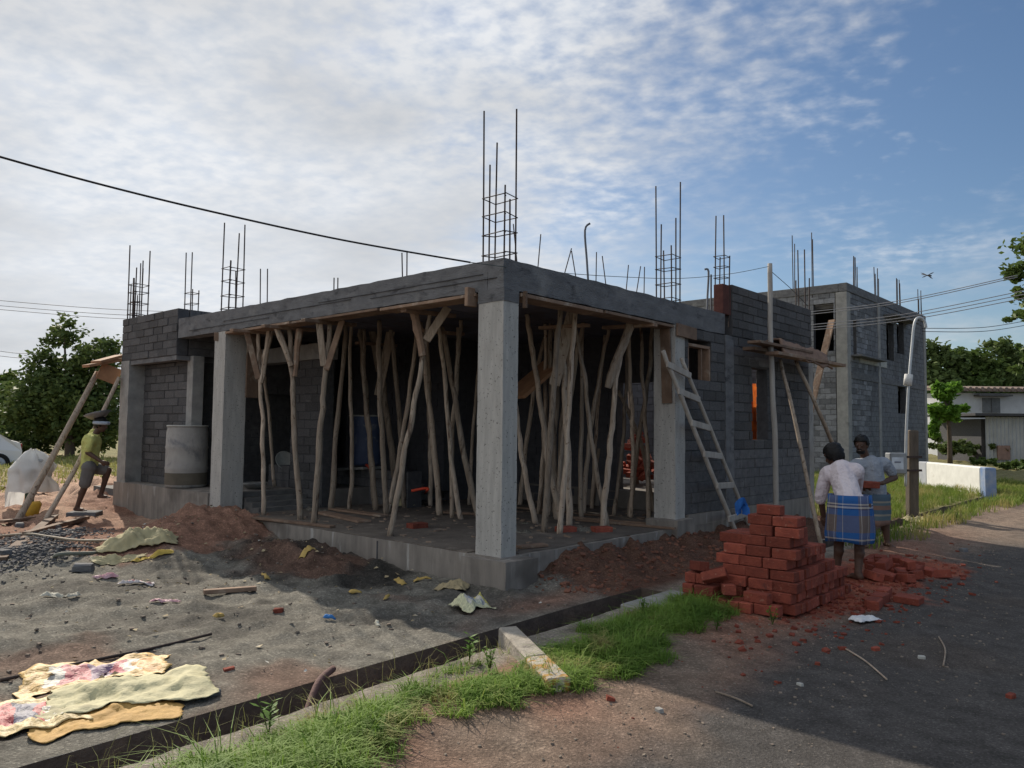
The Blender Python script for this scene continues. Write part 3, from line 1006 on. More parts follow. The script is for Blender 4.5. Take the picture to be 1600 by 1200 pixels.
# ------------------------------------------------------------------ neighbouring two storey block building
B2 = D(1322, 441, 25)
ZB2 = B2.z
B2 = D(1322, 441, 30)
ZB2 = 6.5
b2 = thing('block_building', 'two storey grey block building without plaster, behind the right wall', 'building', (B2.x, B2.y, 0), rot=(0, 0, HROT))
b2.scale = (1.2, 1.2, B2.z / 6.5)
hp2 = lambda name, m, boxes, parent=None, ch=.01: hpart(name, m, boxes, parent or b2, ch)
w2 = block_wall('wall', 0, 0.0, .2, .36, 9.35, 0.0, 6.2, me=BLK2, parent=b2, limit=190, H=.18, L=.36,
                holes=[(.62, .95, 4.1, 5.3), (4.2, 5.1, 4.25, 5.7), (5.5, 6.4, 4.6, 5.75), (5.5, 6.5, 2.1, 3.3)])
block_wall('wall', 1, .0, .2, .36, 9.0, 0.0, 6.2, me=BLK2, parent=b2, limit=105, H=.18, L=.36, holes=[(.42, 1.07, 4.25, 5.80)])
for k in range(2):
    hp2('column', CONC, [((-.02, .22, -.02, .34, 0, 6.19), (.215, .35, -.012, .2, 0, 6.19))[k]])
hp2('column', CONC, [(3.2, 3.45, -.02, .21, 0, 6.19)])
hp2('column', CONC, [(9.2, 9.5, -.02, .25, 0, 6.19)])
hp2('floor_band', CONC_DK, [(.36, 3.18, -.03, .19, 3.25, 3.5), (3.47, 9.18, -.03, .19, 3.25, 3.5)])
hp2('parapet_coping', CONC_DK, [(-.03, 9.5, -.03, .24, 6.2, ZB2 - .01), (-.03, .24, .25, 9.2, 6.2, ZB2 - .014)])
hp2('roof_slab', CONC_DK, [(.25, 9.4, .25, 9.0, 5.7, 5.85)])
hp2('floor_slab', CONC_DK, [(.25, 9.4, .25, 9.0, 3.1, 3.25)])
hp2('back_wall', BLOCK2, [(9.3, 9.5, .3, 9.2, 0, 6.2), (.2, 9.3, 9.0, 9.2, 0, 6.2)])
hp2('sunshade', CONC_DK, [(3.9, 6.8, -.45, -.01, 5.82, 5.9)])
hp2('sunshade', CONC_DK, [(.36, 3.1, -.35, -.01, 4.0, 4.07)])
hp2('sill_course', WHITEP, [(1.2, 4.15, -.02, .15, 3.86, 4.1)])
for i, (x, s) in enumerate(((-.0, 1.1), (.02, 1.75), (1.0, .1), (1.3, .1), (3.3, .1), (3.6, .1), (5.9, .1), (6.3, .1), (8.9, .1), (9.3, .1))):
    for k in range(2 if i > 1 else 2):
        MB().tube([(x + .12 * k, s, 6.1), (x + .12 * k + rnd.uniform(-.03, .03), s + rnd.uniform(-.02, .02), (8.4 if i < 2 else 7.6) - .5 * k * rnd.random())], .016, 5).build('rebar', REBAR, b2, local=True)
p0, p1 = D(1300, 500, 29.6), D(1264, 650, 29.0)
board('leaning_plank', p1, p0, .3, .06, 'long pale plank leaning against the upper window of the block building', 'plank')

# ------------------------------------------------------------------ pile of red bricks
BRK = [MB().box(-.11 + a, .11, -.0525, .0525 + b, -.043, .043 + c, .005).mesh('brick', BRICK) for a, b, c in ((0, 0, 0), (.006, .003, .002), (-.004, -.003, -.002))]
PB = W(.80, -2.70, .03)
LAB_PILE = 'red brick laid in the stepped pile beside the road'


def brick(p, rz, rx=0, ry=0, label=LAB_PILE, group='bricks of the stepped pile', scale=None):
    o = obj('brick', rnd.choice(BRK), None, p, (rx, ry, rz), scale)
    return tag(o, label, 'brick', group)


def pile():
    # course k: front face S from 0 (right) to wid (left); X from x0 to x1 (back)
    spec = [(.00, 1.30, .92), (.00, 1.25, .90), (.00, 1.20, .88), (.02, 1.05, .68), (.04, .95, .68), (.06, .75, .66), (.10, .55, .66), (.12, .40, .46), (.14, .36, .46), (.17, .28, .22)]
    for k, (x0, x1, wid) in enumerate(spec):
        z = .046 + k * .091
        nrow = max(1, round((x1 - x0) / .112))
        nxt = spec[k + 1] if k + 1 < len(spec) else (9, 9, 0)
        for r in range(nrow):
            x = x0 + .0525 + r * .112
            n = max(1, round(wid / .225))
            for c in range(n):
                s = .11 + c * .226 + (.03 if k % 2 else 0) + (.2 if k == 9 else 0) + (.1 if k in (4, 6) else .06 if k == 8 else 0)
                covered = nxt[0] + .06 < x < nxt[1] - .06 and s < nxt[2] - .1
                inside = covered and 0 < c and r > 0
                if inside or (covered and c > 0 and c < n - 1 and r > 1):
                    continue
                p = W(.80 + x + rnd.uniform(-.014, .012), -2.70 + s + rnd.uniform(-.012, .012), .035 + z)
                brick(p, HROT + math.pi / 2 + rnd.uniform(-.09, .09), rnd.uniform(-.01, .01), 0)
    # front ledge with header bricks and some tumbled ones
    for k, (x, s, z, rz, rx) in enumerate(((-.12, .70, .046, 0, 0), (-.12, .59, .046, 0, 0), (-.12, .81, .046, .05, 0), (-.12, .92, .046, 0, 0), (-.12, .48, .046, 0, 0), (-.12, .37, .046, .02, 0), (-.12, .2, .046, 1.57, 0),
                                         (-.1, .93, .137, .0, 0), (-.1, .82, .137, .1, 0), (-.12, .72, .137, 0, 0), (-.12, .3, .137, 1.5, 0), (-.06, .93, .228, .05, 0), (-.05, .82, .228, 0, 0))):
        brick(W(.80 + x, -2.70 + s, .035 + z), HROT + rz, rx)
    for (x, s, z, rz, rx, ry, w) in ((-.08, .88, .33, .9, .1, .12, 'topmost'), (-.13, .70, .27, 1.9, .5, .3, 'tilted'), (-.14, .56, .17, .6, 0, .1, 'lowest')):
        brick(W(.80 + x, -2.70 + s, .035 + z), HROT + rz, rx, ry, f'{w} of the three loose bricks tumbled on the left front of the brick pile', 'tumbled bricks')
    for k in range(26):
        u, v = rnd.gauss(0, .38), rnd.gauss(0, .2)
        p = W(3.5 + u, -2.72 + v, 0)
        p.z = gz(p) + .04 + (.075 if abs(u) < .3 and abs(v) < .15 and k % 2 else 0)
        brick(p, rnd.uniform(0, 3), rnd.uniform(-.25, .25), rnd.uniform(-.2, .2), 'red brick thrown loose on the ground behind the bending man', 'loose bricks on red dust', (rnd.choice((1, 1, .6)), 1, 1))
    for k in range(5):
        p = W(1.75 + .24 * (k % 3), -3.02 - .02 * (k // 3) * 4 + .02 * k, 0)
        p.z = gz(p) + .035
        brick(p, HROT + rnd.uniform(-.15, .15), 0, 0, 'red brick in the low row on the ground right of the pile', 'low row of bricks')
    for k in range(60):                      # heap inside the house, seen through the porch
        a = rnd.uniform(0, 6.28)
        r = rnd.uniform(0, .55)
        p = W(6.2 + r * math.cos(a), 2.35 + .7 * r * math.sin(a), .62 + .05 + max(0, .8 - r) * rnd.uniform(.2, 1.1))
        brick(p, rnd.uniform(0, 3), rnd.uniform(-.6, .6), rnd.uniform(-.6, .6), 'red brick in the heap lying in the room behind the porch', 'brick heap inside the house')


pile()

# ------------------------------------------------------------------ ladder, poles, scaffold boards
def stick(mb, pts, r, seg=8, wob=.012, sd=0):
    path = smooth_path(pts, 6)
    n = len(path)
    path = [p + Vector((noise.noise(Vector((sd, k * .4, 0))), noise.noise(Vector((sd, 0, k * .4))), 0)) * (wob if 0 < k < n - 1 else 0) for k, p in enumerate(path)]
    return mb.tube(path, [r * (1.08 - .2 * k / n) * (1 + .08 * noise.noise(Vector((sd, k * .7, 3)))) for k in range(n)], seg)


LAD = mat('ladder_wood', (.47, .43, .38), (.33, .29, .25), 6, .85, .4, 30, stretch=(2, 2, .5))
lad = thing('ladder', 'rough pole ladder with nailed rungs leaning on the right wall', 'ladder', W(4.6, -.62, 0))
la, lb = PS(1036, 548, -.10), PS(1067, 566, -.10)
ga, gb = G(1156, 846, .05), G(1176, 836, .05)
rl = stick(MB(), [ga, ga.lerp(la, .5) + Vector((0, 0, -.03)), la], .032, sd=3).build('rail', LAD, lad, True)
rl = stick(MB(), [gb, gb.lerp(lb, .45) + Vector((.02, 0, -.02)), lb + (lb - gb) * .02], .030, sd=9).build('rail', LAD, lad, True)
for t, ln in ((.93, 1.15), (.80, 1.1), (.64, 1.05), (.48, 1.05), (.31, 1.05), (.13, 1.25)):
    a, b = ga.lerp(la, t), gb.lerp(lb, t)
    dvec = (b - a) * (ln - 1) / 2
    toc = Vector((-.25, -.9, 0)).normalized() * .045
    MB().bar(a - dvec + toc, b + dvec * 1.6 + toc + Vector((0, 0, .01)), .035, .085, ch=.006).build('rung', LAD, lad)
c = MB()
cl = D(1160, 790, 9.9)
for i in range(9):
    for j in range(7):
        u, v = i / 8 - .5, j / 6 - .5
        c.v.append(cl + Vector((u * .17, .05 * math.sin(7 * u + 3 * v), -v * .16 - .25 * u * u + .03 * math.sin(9 * v + 4 * u))))
c.f = [(i * 7 + j, (i + 1) * 7 + j, (i + 1) * 7 + j + 1, i * 7 + j + 1) for i in range(8) for j in range(6)]
tag(c.build('rag', mat('blue_rag', (.03, .16, .5), (.02, .1, .36), 5, .8, 0, c3=(.7, .55, .08), s3=6, t3=(.62, .66)), smooth=True), 'blue and yellow rag hanging at the foot of the ladder', 'cloth')

wp = thing('pole', 'tall pale upright wooden pole holding the cable in front of the right wall', 'pole', W(5.75, -.42, .1))
dpt = 11.9
stick(MB(), [D(1213, 838, dpt), D(1211, 690, dpt), D(1205, 560, dpt), D(1203, 412, dpt)], .043, sd=21).build('shaft', mat('pale_pole', (.46, .43, .39), (.32, .29, .26), 6, .85, .4, 30, stretch=(2, 2, .4)), wp, True)
for pts, r, lb_ in (([on(1284, 856), D(1240, 650, 11.8), D(1219, 562, 12.3)], .03, 'thin curved pole propping the scaffold boards, its foot by the brick pile'),
                   ([on(1345, 800), D(1290, 668, 13.2), D(1243, 563, 12.9)], .036, 'long brown pole slanting from the scaffold boards down behind the two men'),
                   ([on(25, 818), D(95, 690, 13.4), D(152, 582, 14.3)], .052, 'thick brown pole slanting up to the shelf at the left end of the house'),
                   ([on(70, 815), D(125, 718, 13.4), D(186, 590, 14.2)], .04, 'thinner pole slanting behind the worker in the yellow shirt')):
    t = thing('slanting_pole', lb_, 'pole', pts[0], 'slanting scaffold poles')
    stick(MB(), pts, r, sd=pts[0].x).build('shaft', POLE, t, True)
for X0, X1, s_, z, h, lb_ in ((5.2, 7.9, -.25, 2.86, .05, 'lower long scaffold board above the opening in the right wall'), (5.0, 7.2, -.42, 2.93, .04, 'upper scaffold board above the opening in the right wall'), (5.5, 8.6, -.48, 2.80, .05, 'lowest scaffold board reaching past the end of the right wall')):
    board('scaffold_board', W(X0, s_, z), W(X1, s_ + .05, z + .02), .2, h, lb_, 'board', 'scaffold boards at the right wall')
o = MB()
for i in range(25):
    for j in range(9):
        u, v = i / 24, j / 8
        p = W(5.9 + 2.0 * u, -.55 + .45 * v, 2.98 + .09 * math.sin(3.1 * v) + .06 * fbm(u * 4, v * 2, 3, 3, 1.5) - .16 * (v < .2) - .1 * u * (1 - v))
        o.v.append(p)
o.f = [(i * 9 + j, (i + 1) * 9 + j, (i + 1) * 9 + j + 1, i * 9 + j + 1) for i in range(24) for j in range(8)]
tarp = o.build('sacking', mat('brown_sacking', (.29, .19, .14), (.2, .125, .09), 9, .9, .5, 60), smooth=True)
tarp.modifiers.new('s', 'SOLIDIFY').thickness = .03
oc = MB()
for i in range(10):
    for j in range(16):
        u, v = i / 9, j / 15
        oc.v.append(W(6.95 + (.62 + .25 * math.sin(4 * v)) * u + .08 * math.sin(5 * v), .5 + .05 * math.sin(7 * u + 2 * v), 2.45 - 1.25 * v * (1 - .12 * math.sin(3 * u))))
oc.f = [(i * 16 + j, (i + 1) * 16 + j, (i + 1) * 16 + j + 1, i * 16 + j + 1) for i in range(9) for j in range(15)]
tag(oc.build('glow_cloth', mat('orange_cloth', (.62, .16, .03), (.3, .06, .02), 7, .8, .3, 30, trans=.5), smooth=True), 'translucent orange cloth added for an orange glow inside the opening of the right wall', 'cloth')  # stand-in cloth, translucent so the sun behind gives an orange glow
tag(tarp, 'brown sacking lying crumpled over the scaffold boards at the right wall', 'cloth')
for k, (a, b, w_, lb_) in enumerate(((D(134, 572, 14.0), D(190, 562, 14.5), .3, 'lower board of the small shelf at the left end of the house'), (D(150, 566, 14.1), D(188, 556, 14.5), .32, 'upper board of the small shelf at the left end of the house'))):
    board('shelf_board', a, b, w_, .05, lb_, 'board', None, mat('new_board', (.4, .22, .12)))
board('shelf_bracket', D(155, 578, 14.2), D(186, 590, 14.4), .05, .3, 'triangular brown board under the shelf at the left end', 'board', None, mat('new_board', (.4, .22, .12)))

# ------------------------------------------------------------------ drums
def drum(name, p, r, h, m, label, dirty=None):
    t = thing(name, label, 'drum', p)
    prof = [(r * .90, 0), (r * .97, .02), (r, .06), (r * 1.0, .28 * h), (r * 1.025, .31 * h), (r * 1.0, .34 * h), (r * 1.0, .62 * h), (r * 1.025, .65 * h), (r, .68 * h), (r * .99, .9 * h), (r * .95, .97 * h), (r * .955, h - .012)]
    MB().lathe(prof, 36, p, caps=True).build('shell', m, t, True)
    MB().lathe([(r * .93, h - .016), (r * .99, h - .014), (r * 1.0, h + .004), (r * .97, h + .012), (r * .90, h + .01), (r * .90, h - .016)], 36, p, caps=False).build('rim', WHITEP, t, True)
    if dirty:
        MB().lathe([(r * 1.004, .05), (r * 1.006, .24 * h)], 36, p, caps=False).build('mud_stain', dirty, t, True)
    return t


DW = mat('cement_smeared_drum', (.40, .38, .35), (.29, .275, .26), 4, .75, .3, 30, c3=(.17, .17, .18), s3=3.5, t3=(.52, .68), stretch=(1, 1, .7))
pd = PX(290, 763, .28)
drum('water_drum', Vector((pd.x, pd.y, ZF + .004)), .33, 1.02, DW, 'grey cement smeared water drum on the ledge at the left', mat('wet_mud', (.15, .13, .10), None, 5))
pd = PX(570, 728, 2.62)
board('drum_slab', PX(537, 733, 2.45), PX(585, 731, 2.5), .5, .04, 'thin concrete slab under the blue drum at the back of the porch', 'slab', None, CONC)
drum('water_drum', Vector((pd.x, pd.y, .955)), .29, .86, mat('blue_drum', (.07, .095, .17), (.055, .075, .14), 3, .5, .1, 20, c3=(.2, .21, .24), s3=5, t3=(.58, .72)), 'blue plastic water drum at the back of the porch behind the props')
for px, py, X_, r, lb_ in ((397, 757, .9, .2, 'shallow metal mortar pan on the top step beside the far left column'),):
    p = PX(px, py, X_)
    p.z = ZF + .01
    t = thing('mortar_pan', lb_, 'pan', p)
    MB().lathe([(.09, 0), (.13, .012), (.19, .07), (.215, .10), (.205, .10), (.18, .065), (.12, .02), (.02, .014)], 28, p).build('bowl', mat('pan_steel', (.33, .33, .32), (.22, .21, .2), 8, .55, .2, 40, metal=.4), t, True)
p = PX(443, 722, 1.6)
t = thing('mortar_pan', 'pale pan tipped on the low wall beside the block pier', 'pan', p)
mt = Matrix.Translation(p) @ Matrix.Rotation(1.0, 4, 'X') @ Matrix.Rotation(.6, 4, 'Y')
m_ = MB().lathe([(.05, 0), (.10, .01), (.16, .06), (.175, .08), (.16, .075), (.1, .02), (.01, .014)], 24)
m_.v = [mt @ v for v in m_.v]
m_.build('bowl', WHITEP, t, True)

# hose lying on the porch, yellow can
RED = mat('orange_hose', (.62, .07, .03), (.5, .05, .02), 3, .5, 0)
pts = [PX(572, 726, 2.5), D(580, 735, 12.6), G(592, 765, ZP + .2), G(606, 785, ZP + .05), G(625, 790, ZP + .03), G(645, 782, ZP + .02), G(662, 772, ZP + .06), D(668, 766, 11.7), D(665, 763, 11.7), D(643, 767, 11.7)]
tag(MB().tube(smooth_path(pts, 7), .022, 8).build('hose', RED, smooth=True), 'bright orange red hose curling on the porch floor between the props', 'hose')
CLOTHY = mat('cream_sack', (.52, .46, .27), (.38, .33, .19), 6, .8, .3, 50, c3=(.58, .55, .42), s3=3, t3=(.55, .7))


def crumple(name, p, lx, ly, rz, label, m, amp=.05, seed=0, cat='sack', nx=44, ny=28, fold=0.0, follow=True, taper=0.0, lift=0.0):
    mb = MB()
    for i in range(nx):
        for j in range(ny):
            u, v = i / (nx - 1) - .5, j / (ny - 1) - .5
            ex = 1 + .16 * fbm(v * 3, seed, 1, 3, 1.5)
            x, y = u * lx * ex * (1 - taper * v), v * ly * (1 + .34 * fbm(u * 3, seed, 7, 3, 1.2))
            q = Vector((p.x + x * math.cos(rz) - y * math.sin(rz), p.y + x * math.sin(rz) + y * math.cos(rz), 0))
            r_ = .45 + .8 * fbm(u * lx * 4 + seed, v * ly * 4, seed, 2, 1.0)
            h = amp * (r_ + .22 * fbm(u * lx * 16, v * ly * 16, seed + 4, 3, 1)) * .8
            w1 = fbm(u * lx * 7 + v * 2 + seed, v * ly * 9, seed + 2, 3, 1.3)
            w2 = fbm(u * lx * 15, v * ly * 22 + u * 3, seed + 9, 2, 1.2)
            h += .013 * (1 - min(1, abs(w1) * 3)) * (amp / .05) ** .5 + .005 * (1 - min(1, abs(w2) * 4))
            h += fold * math.exp(-((v - .15 * math.sin(4 * u + seed)) / .22) ** 2) * (.6 + .4 * math.sin(6 * u + seed))
            edge = min(1, (.5 - abs(u)) * 7) * min(1, (.5 - abs(v)) * 6)
            q.z = (gz(q) if follow else p.z) + .008 + lift + max(h * (.35 + .65 * edge), 0)
            mb.v.append(q)
    mb.f = [(i * ny + j, (i + 1) * ny + j, (i + 1) * ny + j + 1, i * ny + j + 1) for i in range(nx - 1) for j in range(ny - 1)]
    me = mb.mesh(name, m, True, off=Vector((p.x, p.y, 0)))
    uv = me.uv_layers.new(name='UVMap')
    for lp in me.loops:
        i, j = divmod(lp.vertex_index, ny)
        uv.data[lp.index].uv = (i / (nx - 1), j / (ny - 1))
    o = obj(name, me, None, (p.x, p.y, 0))
    o.modifiers.new('s', 'SOLIDIFY').thickness = .002
    return tag(o, label, cat)


def printed(name, base, c_a, c_b, c_c, white=(.62, .58, .5)):
    """printed woven sack: coloured panels laid out in the sack's own UV"""
    m = bpy.data.materials.new(name)
    m.use_nodes = True
    n, l = m.node_tree.nodes, m.node_tree.links
    b = n['Principled BSDF']
    b.inputs['Roughness'].default_value = .6
    tc = N(n, 'ShaderNodeTexCoord')
    no = N(n, 'ShaderNodeTexNoise', i_Scale=3.0, i_Detail=4.0)
    l.new(tc.outputs['UV'], no.inputs['Vector'])
    mixv = N(n, 'ShaderNodeMix', data_type='VECTOR')
    mixv.inputs['Factor'].default_value = .16
    l.new(tc.outputs['UV'], mixv.inputs[4])
    l.new(no.outputs['Color'], mixv.inputs[5])
    sp = N(n, 'ShaderNodeSeparateXYZ')
    l.new(mixv.outputs[1], sp.inputs[0])
    r1 = ramp(n, [(0, base), (.22, white), (.30, c_a), (.46, c_b), (.60, c_a), (.66, white), (.74, c_c), (.86, base)], 'CONSTANT')
    l.new(sp.outputs[0], r1.inputs[0])
    r2 = ramp(n, [(0, 1.0), (.24, 0.0), (.78, 1.0)], 'CONSTANT')
    l.new(sp.outputs[1], r2.inputs[0])
    mx = N(n, 'ShaderNodeMix', data_type='RGBA')
    l.new(r2.outputs[0], mx.inputs['Factor'])
    l.new(r1.outputs[0], mx.inputs['A'])
    mx.inputs['B'].default_value = (*base, 1)
    wr = N(n, 'ShaderNodeTexNoise', i_Scale=26.0, i_Detail=5.0)
    l.new(tc.outputs['UV'], wr.inputs['Vector'])
    rr = ramp(n, [(.3, .65), (.65, 1.15)])
    l.new(wr.outputs[0], rr.inputs[0])
    ml = N(n, 'ShaderNodeMix', data_type='RGBA', blend_type='MULTIPLY')
    ml.inputs['Factor'].default_value = 1
    l.new(mx.outputs['Result'], ml.inputs['A'])
    l.new(rr.outputs[0], ml.inputs['B'])
    l.new(ml.outputs['Result'], b.inputs['Base Color'])
    bp = N(n, 'ShaderNodeBump', i_Strength=.4, i_Distance=.02)
    l.new(wr.outputs[0], bp.inputs['Height'])
    l.new(bp.outputs[0], b.inputs['Normal'])
    return m


PR1 = printed('printed_sack_orange', (.62, .40, .13), (.50, .13, .15), (.22, .13, .22), (.6, .33, .1))
PR2 = printed('printed_sack_red', (.60, .45, .2), (.45, .06, .07), (.12, .12, .18), (.55, .5, .42))
PR3 = printed('printed_sack_white', (.66, .64, .40), (.32, .34, .38), (.66, .66, .5), (.6, .52, .15))
crumple('cement_sack', on(150, 1060), .80, .50, .46, 'empty orange cement sack with red print, farthest of the sacks in the left foreground', PR1, .016, 1)
crumple('cement_sack', on(205, 1085), .86, .46, .44, 'empty pale cream sack lying on top of the others in the left foreground', mat('cream_sheet', (.58, .54, .33), (.48, .44, .26), 5, .75, .3, 40, c3=(.40, .36, .22), s3=5, t3=(.56, .7)), .018, 2, fold=.02, lift=.022)
crumple('cement_sack', on(30, 1124), .66, .56, .5, 'empty sack with dark red and black print at the left edge of the picture', PR2, .016, 3, lift=.012)
crumple('cement_sack', on(170, 1116), .72, .42, .46, 'orange sack partly under the cream sack in the left foreground', mat('orange_sack', (.58, .36, .11), (.46, .27, .08), 6, .75, .3, 40, c3=(.35, .12, .07), s3=5, t3=(.58, .68)), .014, 4, lift=.003)
crumple('cement_sack', on(737, 950), .36, .26, .9, 'white and yellow printed sack crumpled below the corner column', PR3, .10, 5, fold=.12)
crumple('cement_sack', on(705, 918), .32, .2, -.3, 'tan flattened sack against the porch plinth left of the corner column', mat('tan_sack', (.42, .34, .2), None, 6, .8, .3), .07, 6)
crumple('cement_sack', on(215, 850), .85, .34, .5, 'large cream sack crumpled in front of the left plinth', CLOTHY, .16, 7, fold=.12)
crumple('cement_sack', on(185, 884), .55, .16, .5, 'flat cream sack at the foot of the red earth mound', CLOTHY, .05, 8)
crumple('cement_sack', on(238, 886), .42, .09, .75, 'narrow yellow strip of sack on the red earth mound', mat('yellow_sack', (.62, .45, .1), None, 6, .8, .2), .05, 9)
crumple('plastic_bag', on(213, 913), .32, .1, .2, 'white and pink plastic bag beside the sand on the left', printed('pw', (.6, .55, .55), (.55, .2, .22), (.6, .5, .5), (.5, .3, .3)), .05, 10, 'bag')
crumple('plastic_bag', on(258, 943), .26, .09, .2, 'small pink wrapper lying on the grey sand', mat('pink_wrap', (.6, .28, .32), (.55, .4, .42), 12, .6, .2), .04, 11, 'bag')
crumple('plastic_bag', on(95, 938), .32, .12, .1, 'dirty white bag on the grey sand at the left', mat('dirty_white', (.5, .48, .4), None, 7, .7, .3), .05, 12, 'bag')
crumple('plastic_bag', on(165, 902), .22, .08, .5, 'pink scrap between the sacks and the gravel', mat('pink_wrap', (.6, .28, .32)), .04, 13, 'bag')
crumple('plastic_bag', on(1352, 971), .26, .13, .4, 'white plastic bag lying on the road edge right of the bricks', mat('white_bag', (.72, .73, .74), (.6, .6, .62), 9, .5, .3, 30), .05, 14, 'bag')
crumple('cement_sack', on(1440, 815), .7, .3, .2, 'pale yellow sack in the grass at the foot of the lamp post', CLOTHY, .12, 15)
for k, (px, py, a_, lb_) in enumerate(((555, 926, .12, 'curled yellow leaf shaped scrap left of the plinth'), (604, 936, .1, 'thin yellow scrap lying on dark sand'), (625, 912, .16, 'bent yellow scrap nearest the porch plinth'), (660, 908, .18, 'brown yellow scrap beside the porch plinth'), (480, 885, .24, 'long straw coloured scrap near the red mound'), (415, 905, .16, 'crumpled orange scrap on the dark sand'), (515, 968, .1, 'small blue scrap on the sand'), (342, 966, .1, 'small bright yellow scrap on the sand'), (590, 980, .08, 'small white scrap on the sand near the drain'))):
    cc = (.05, .2, .5) if 'blue' in lb_ else (.62, .6, .5) if 'white' in lb_ else (.55, .38, .12)
    crumple('scrap', on(px, py), a_, a_ * .38, .3 + k, lb_, mat('scrap_%d' % k, cc, tuple(x * .75 for x in cc), 8, .8, .2), .05, 20 + k, 'scrap', 10, 7)

# ------------------------------------------------------------------ planks and litter on the porch floor
for k, (a, b, w_, lb_) in enumerate((((388, 808), (520, 823), .10, 'long thin plank along the left edge of the porch floor'), ((500, 800), (570, 815), .2, 'dark flat plank on the porch floor behind two props'), ((520, 795), (600, 806), .16, 'brown plank across the porch floor near the blue drum'), ((810, 855), (852, 851), .12, 'short dark plank beside the foot of the corner column'), ((800, 792), (945, 806), .08, 'long thin strip of wood at the back of the porch'), ((900, 812), (1055, 826), .05, 'bundle like strip of pale wood at the right edge of the porch'), ((890, 808), (1010, 818), .05, 'second thin pale strip of wood near the ladder column'), ((690, 800), (800, 806), .09, 'brown strip of wood behind the corner column'))):
    board('floor_plank', G(*a, ZP + .03), G(*b, ZP + .03), w_, .03, lb_, 'plank', 'planks on the porch floor')
rub = MB()
for k in range(420):
    X_, s_ = rnd.uniform(.1, 4.9), rnd.uniform(.1, 5.0)
    r_ = rnd.uniform(.008, .035)
    p = W(X_, s_, ZP + r_ * .4)
    a = rnd.uniform(0, 3)
    m_ = Matrix.Translation(p) @ Matrix.Rotation(a, 4, 'Z') @ Matrix.Rotation(rnd.uniform(-.4, .4), 4, 'X')
    rub.box(-r_, r_ * rnd.uniform(.5, 2.5), -r_ * .6, r_ * .6, -r_ * .4, r_ * .4, 0, m_)
tag(rub.build('floor_rubble', mat('rubble', (.3, .22, .16), (.18, .13, .1), 6, .9, .2)), 'small rubble and wood chips strewn over the porch floor', 'rubble', kind='stuff')

# ------------------------------------------------------------------ stones, gravel heaps, litter on the ground
def scatter(name, n, fn, rng, m, label, flat=.6):
    mb = MB()
    for _ in range(n):
        X_, s_ = fn()
        r_ = rng[0] + (rng[1] - rng[0]) * rnd.random() ** 3
        p = W(X_, s_, gheight(X_, s_) + r_ * .3)
        mt_ = Matrix.Translation(p) @ Matrix.Rotation(rnd.uniform(0, 6), 4, 'Z') @ Matrix.Rotation(rnd.uniform(-.5, .5), 4, 'X')
        P = [Vector((rnd.uniform(.7, 1.2) * sx * r_, rnd.uniform(.6, 1) * sy * r_, rnd.uniform(.5, 1) * sz * r_ * flat)) for sx in (-1, 1) for sy in (-1, 1) for sz in (-1, 1)]
        mb.add([mt_ @ p_ for p_ in P], [(0, 1, 3, 2), (4, 6, 7, 5), (0, 4, 5, 1), (2, 3, 7, 6), (0, 2, 6, 4), (1, 5, 7, 3)])
    return tag(mb.build(name, m), label, kind='stuff')


GRAV = mat('gravel_stone', (.15, .15, .155), (.08, .08, .085), 3, .9, .2)
scatter('gravel', 5200, lambda: ((rnd.gauss(-2.95, .38), rnd.gauss(4.9, .42)) if rnd.random() < .6 else (rnd.gauss(-2.2, .32), rnd.gauss(6.2, .45))), (.008, .022), GRAV, 'dark crushed stone heaped at the left')
scatter('road_pebbles', 3200, lambda: (rnd.uniform(-5, 7), rnd.triangular(-4.6, -2.0, -2.9)), (.002, .009), mat('road_stone', (.3, .24, .19), (.14, .12, .1), 1.5, .9, .2), 'loose pebbles along the road edge')
scatter('sand_lumps', 1300, lambda: (rnd.uniform(-5.4, -.2), rnd.uniform(-1.0, 7.5)), (.003, .018), mat('earth_lump', (.24, .19, .15), (.16, .135, .115), 2, .95, .2), 'small clods and stones on the site ground')
scatter('soil_lumps', 900, lambda: (rnd.uniform(.2, 4.5), rnd.uniform(-1.0, -.1)), (.005, .03), mat('red_lump', (.25, .11, .07), (.15, .07, .05), 2, .95, .2), 'red soil clods beside the porch')
scatter('brick_bits', 800, lambda: (rnd.gauss(2.4, 1.4), rnd.gauss(-2.85, .28)), (.004, .03), BRICK, 'crumbs of red brick around the pile')
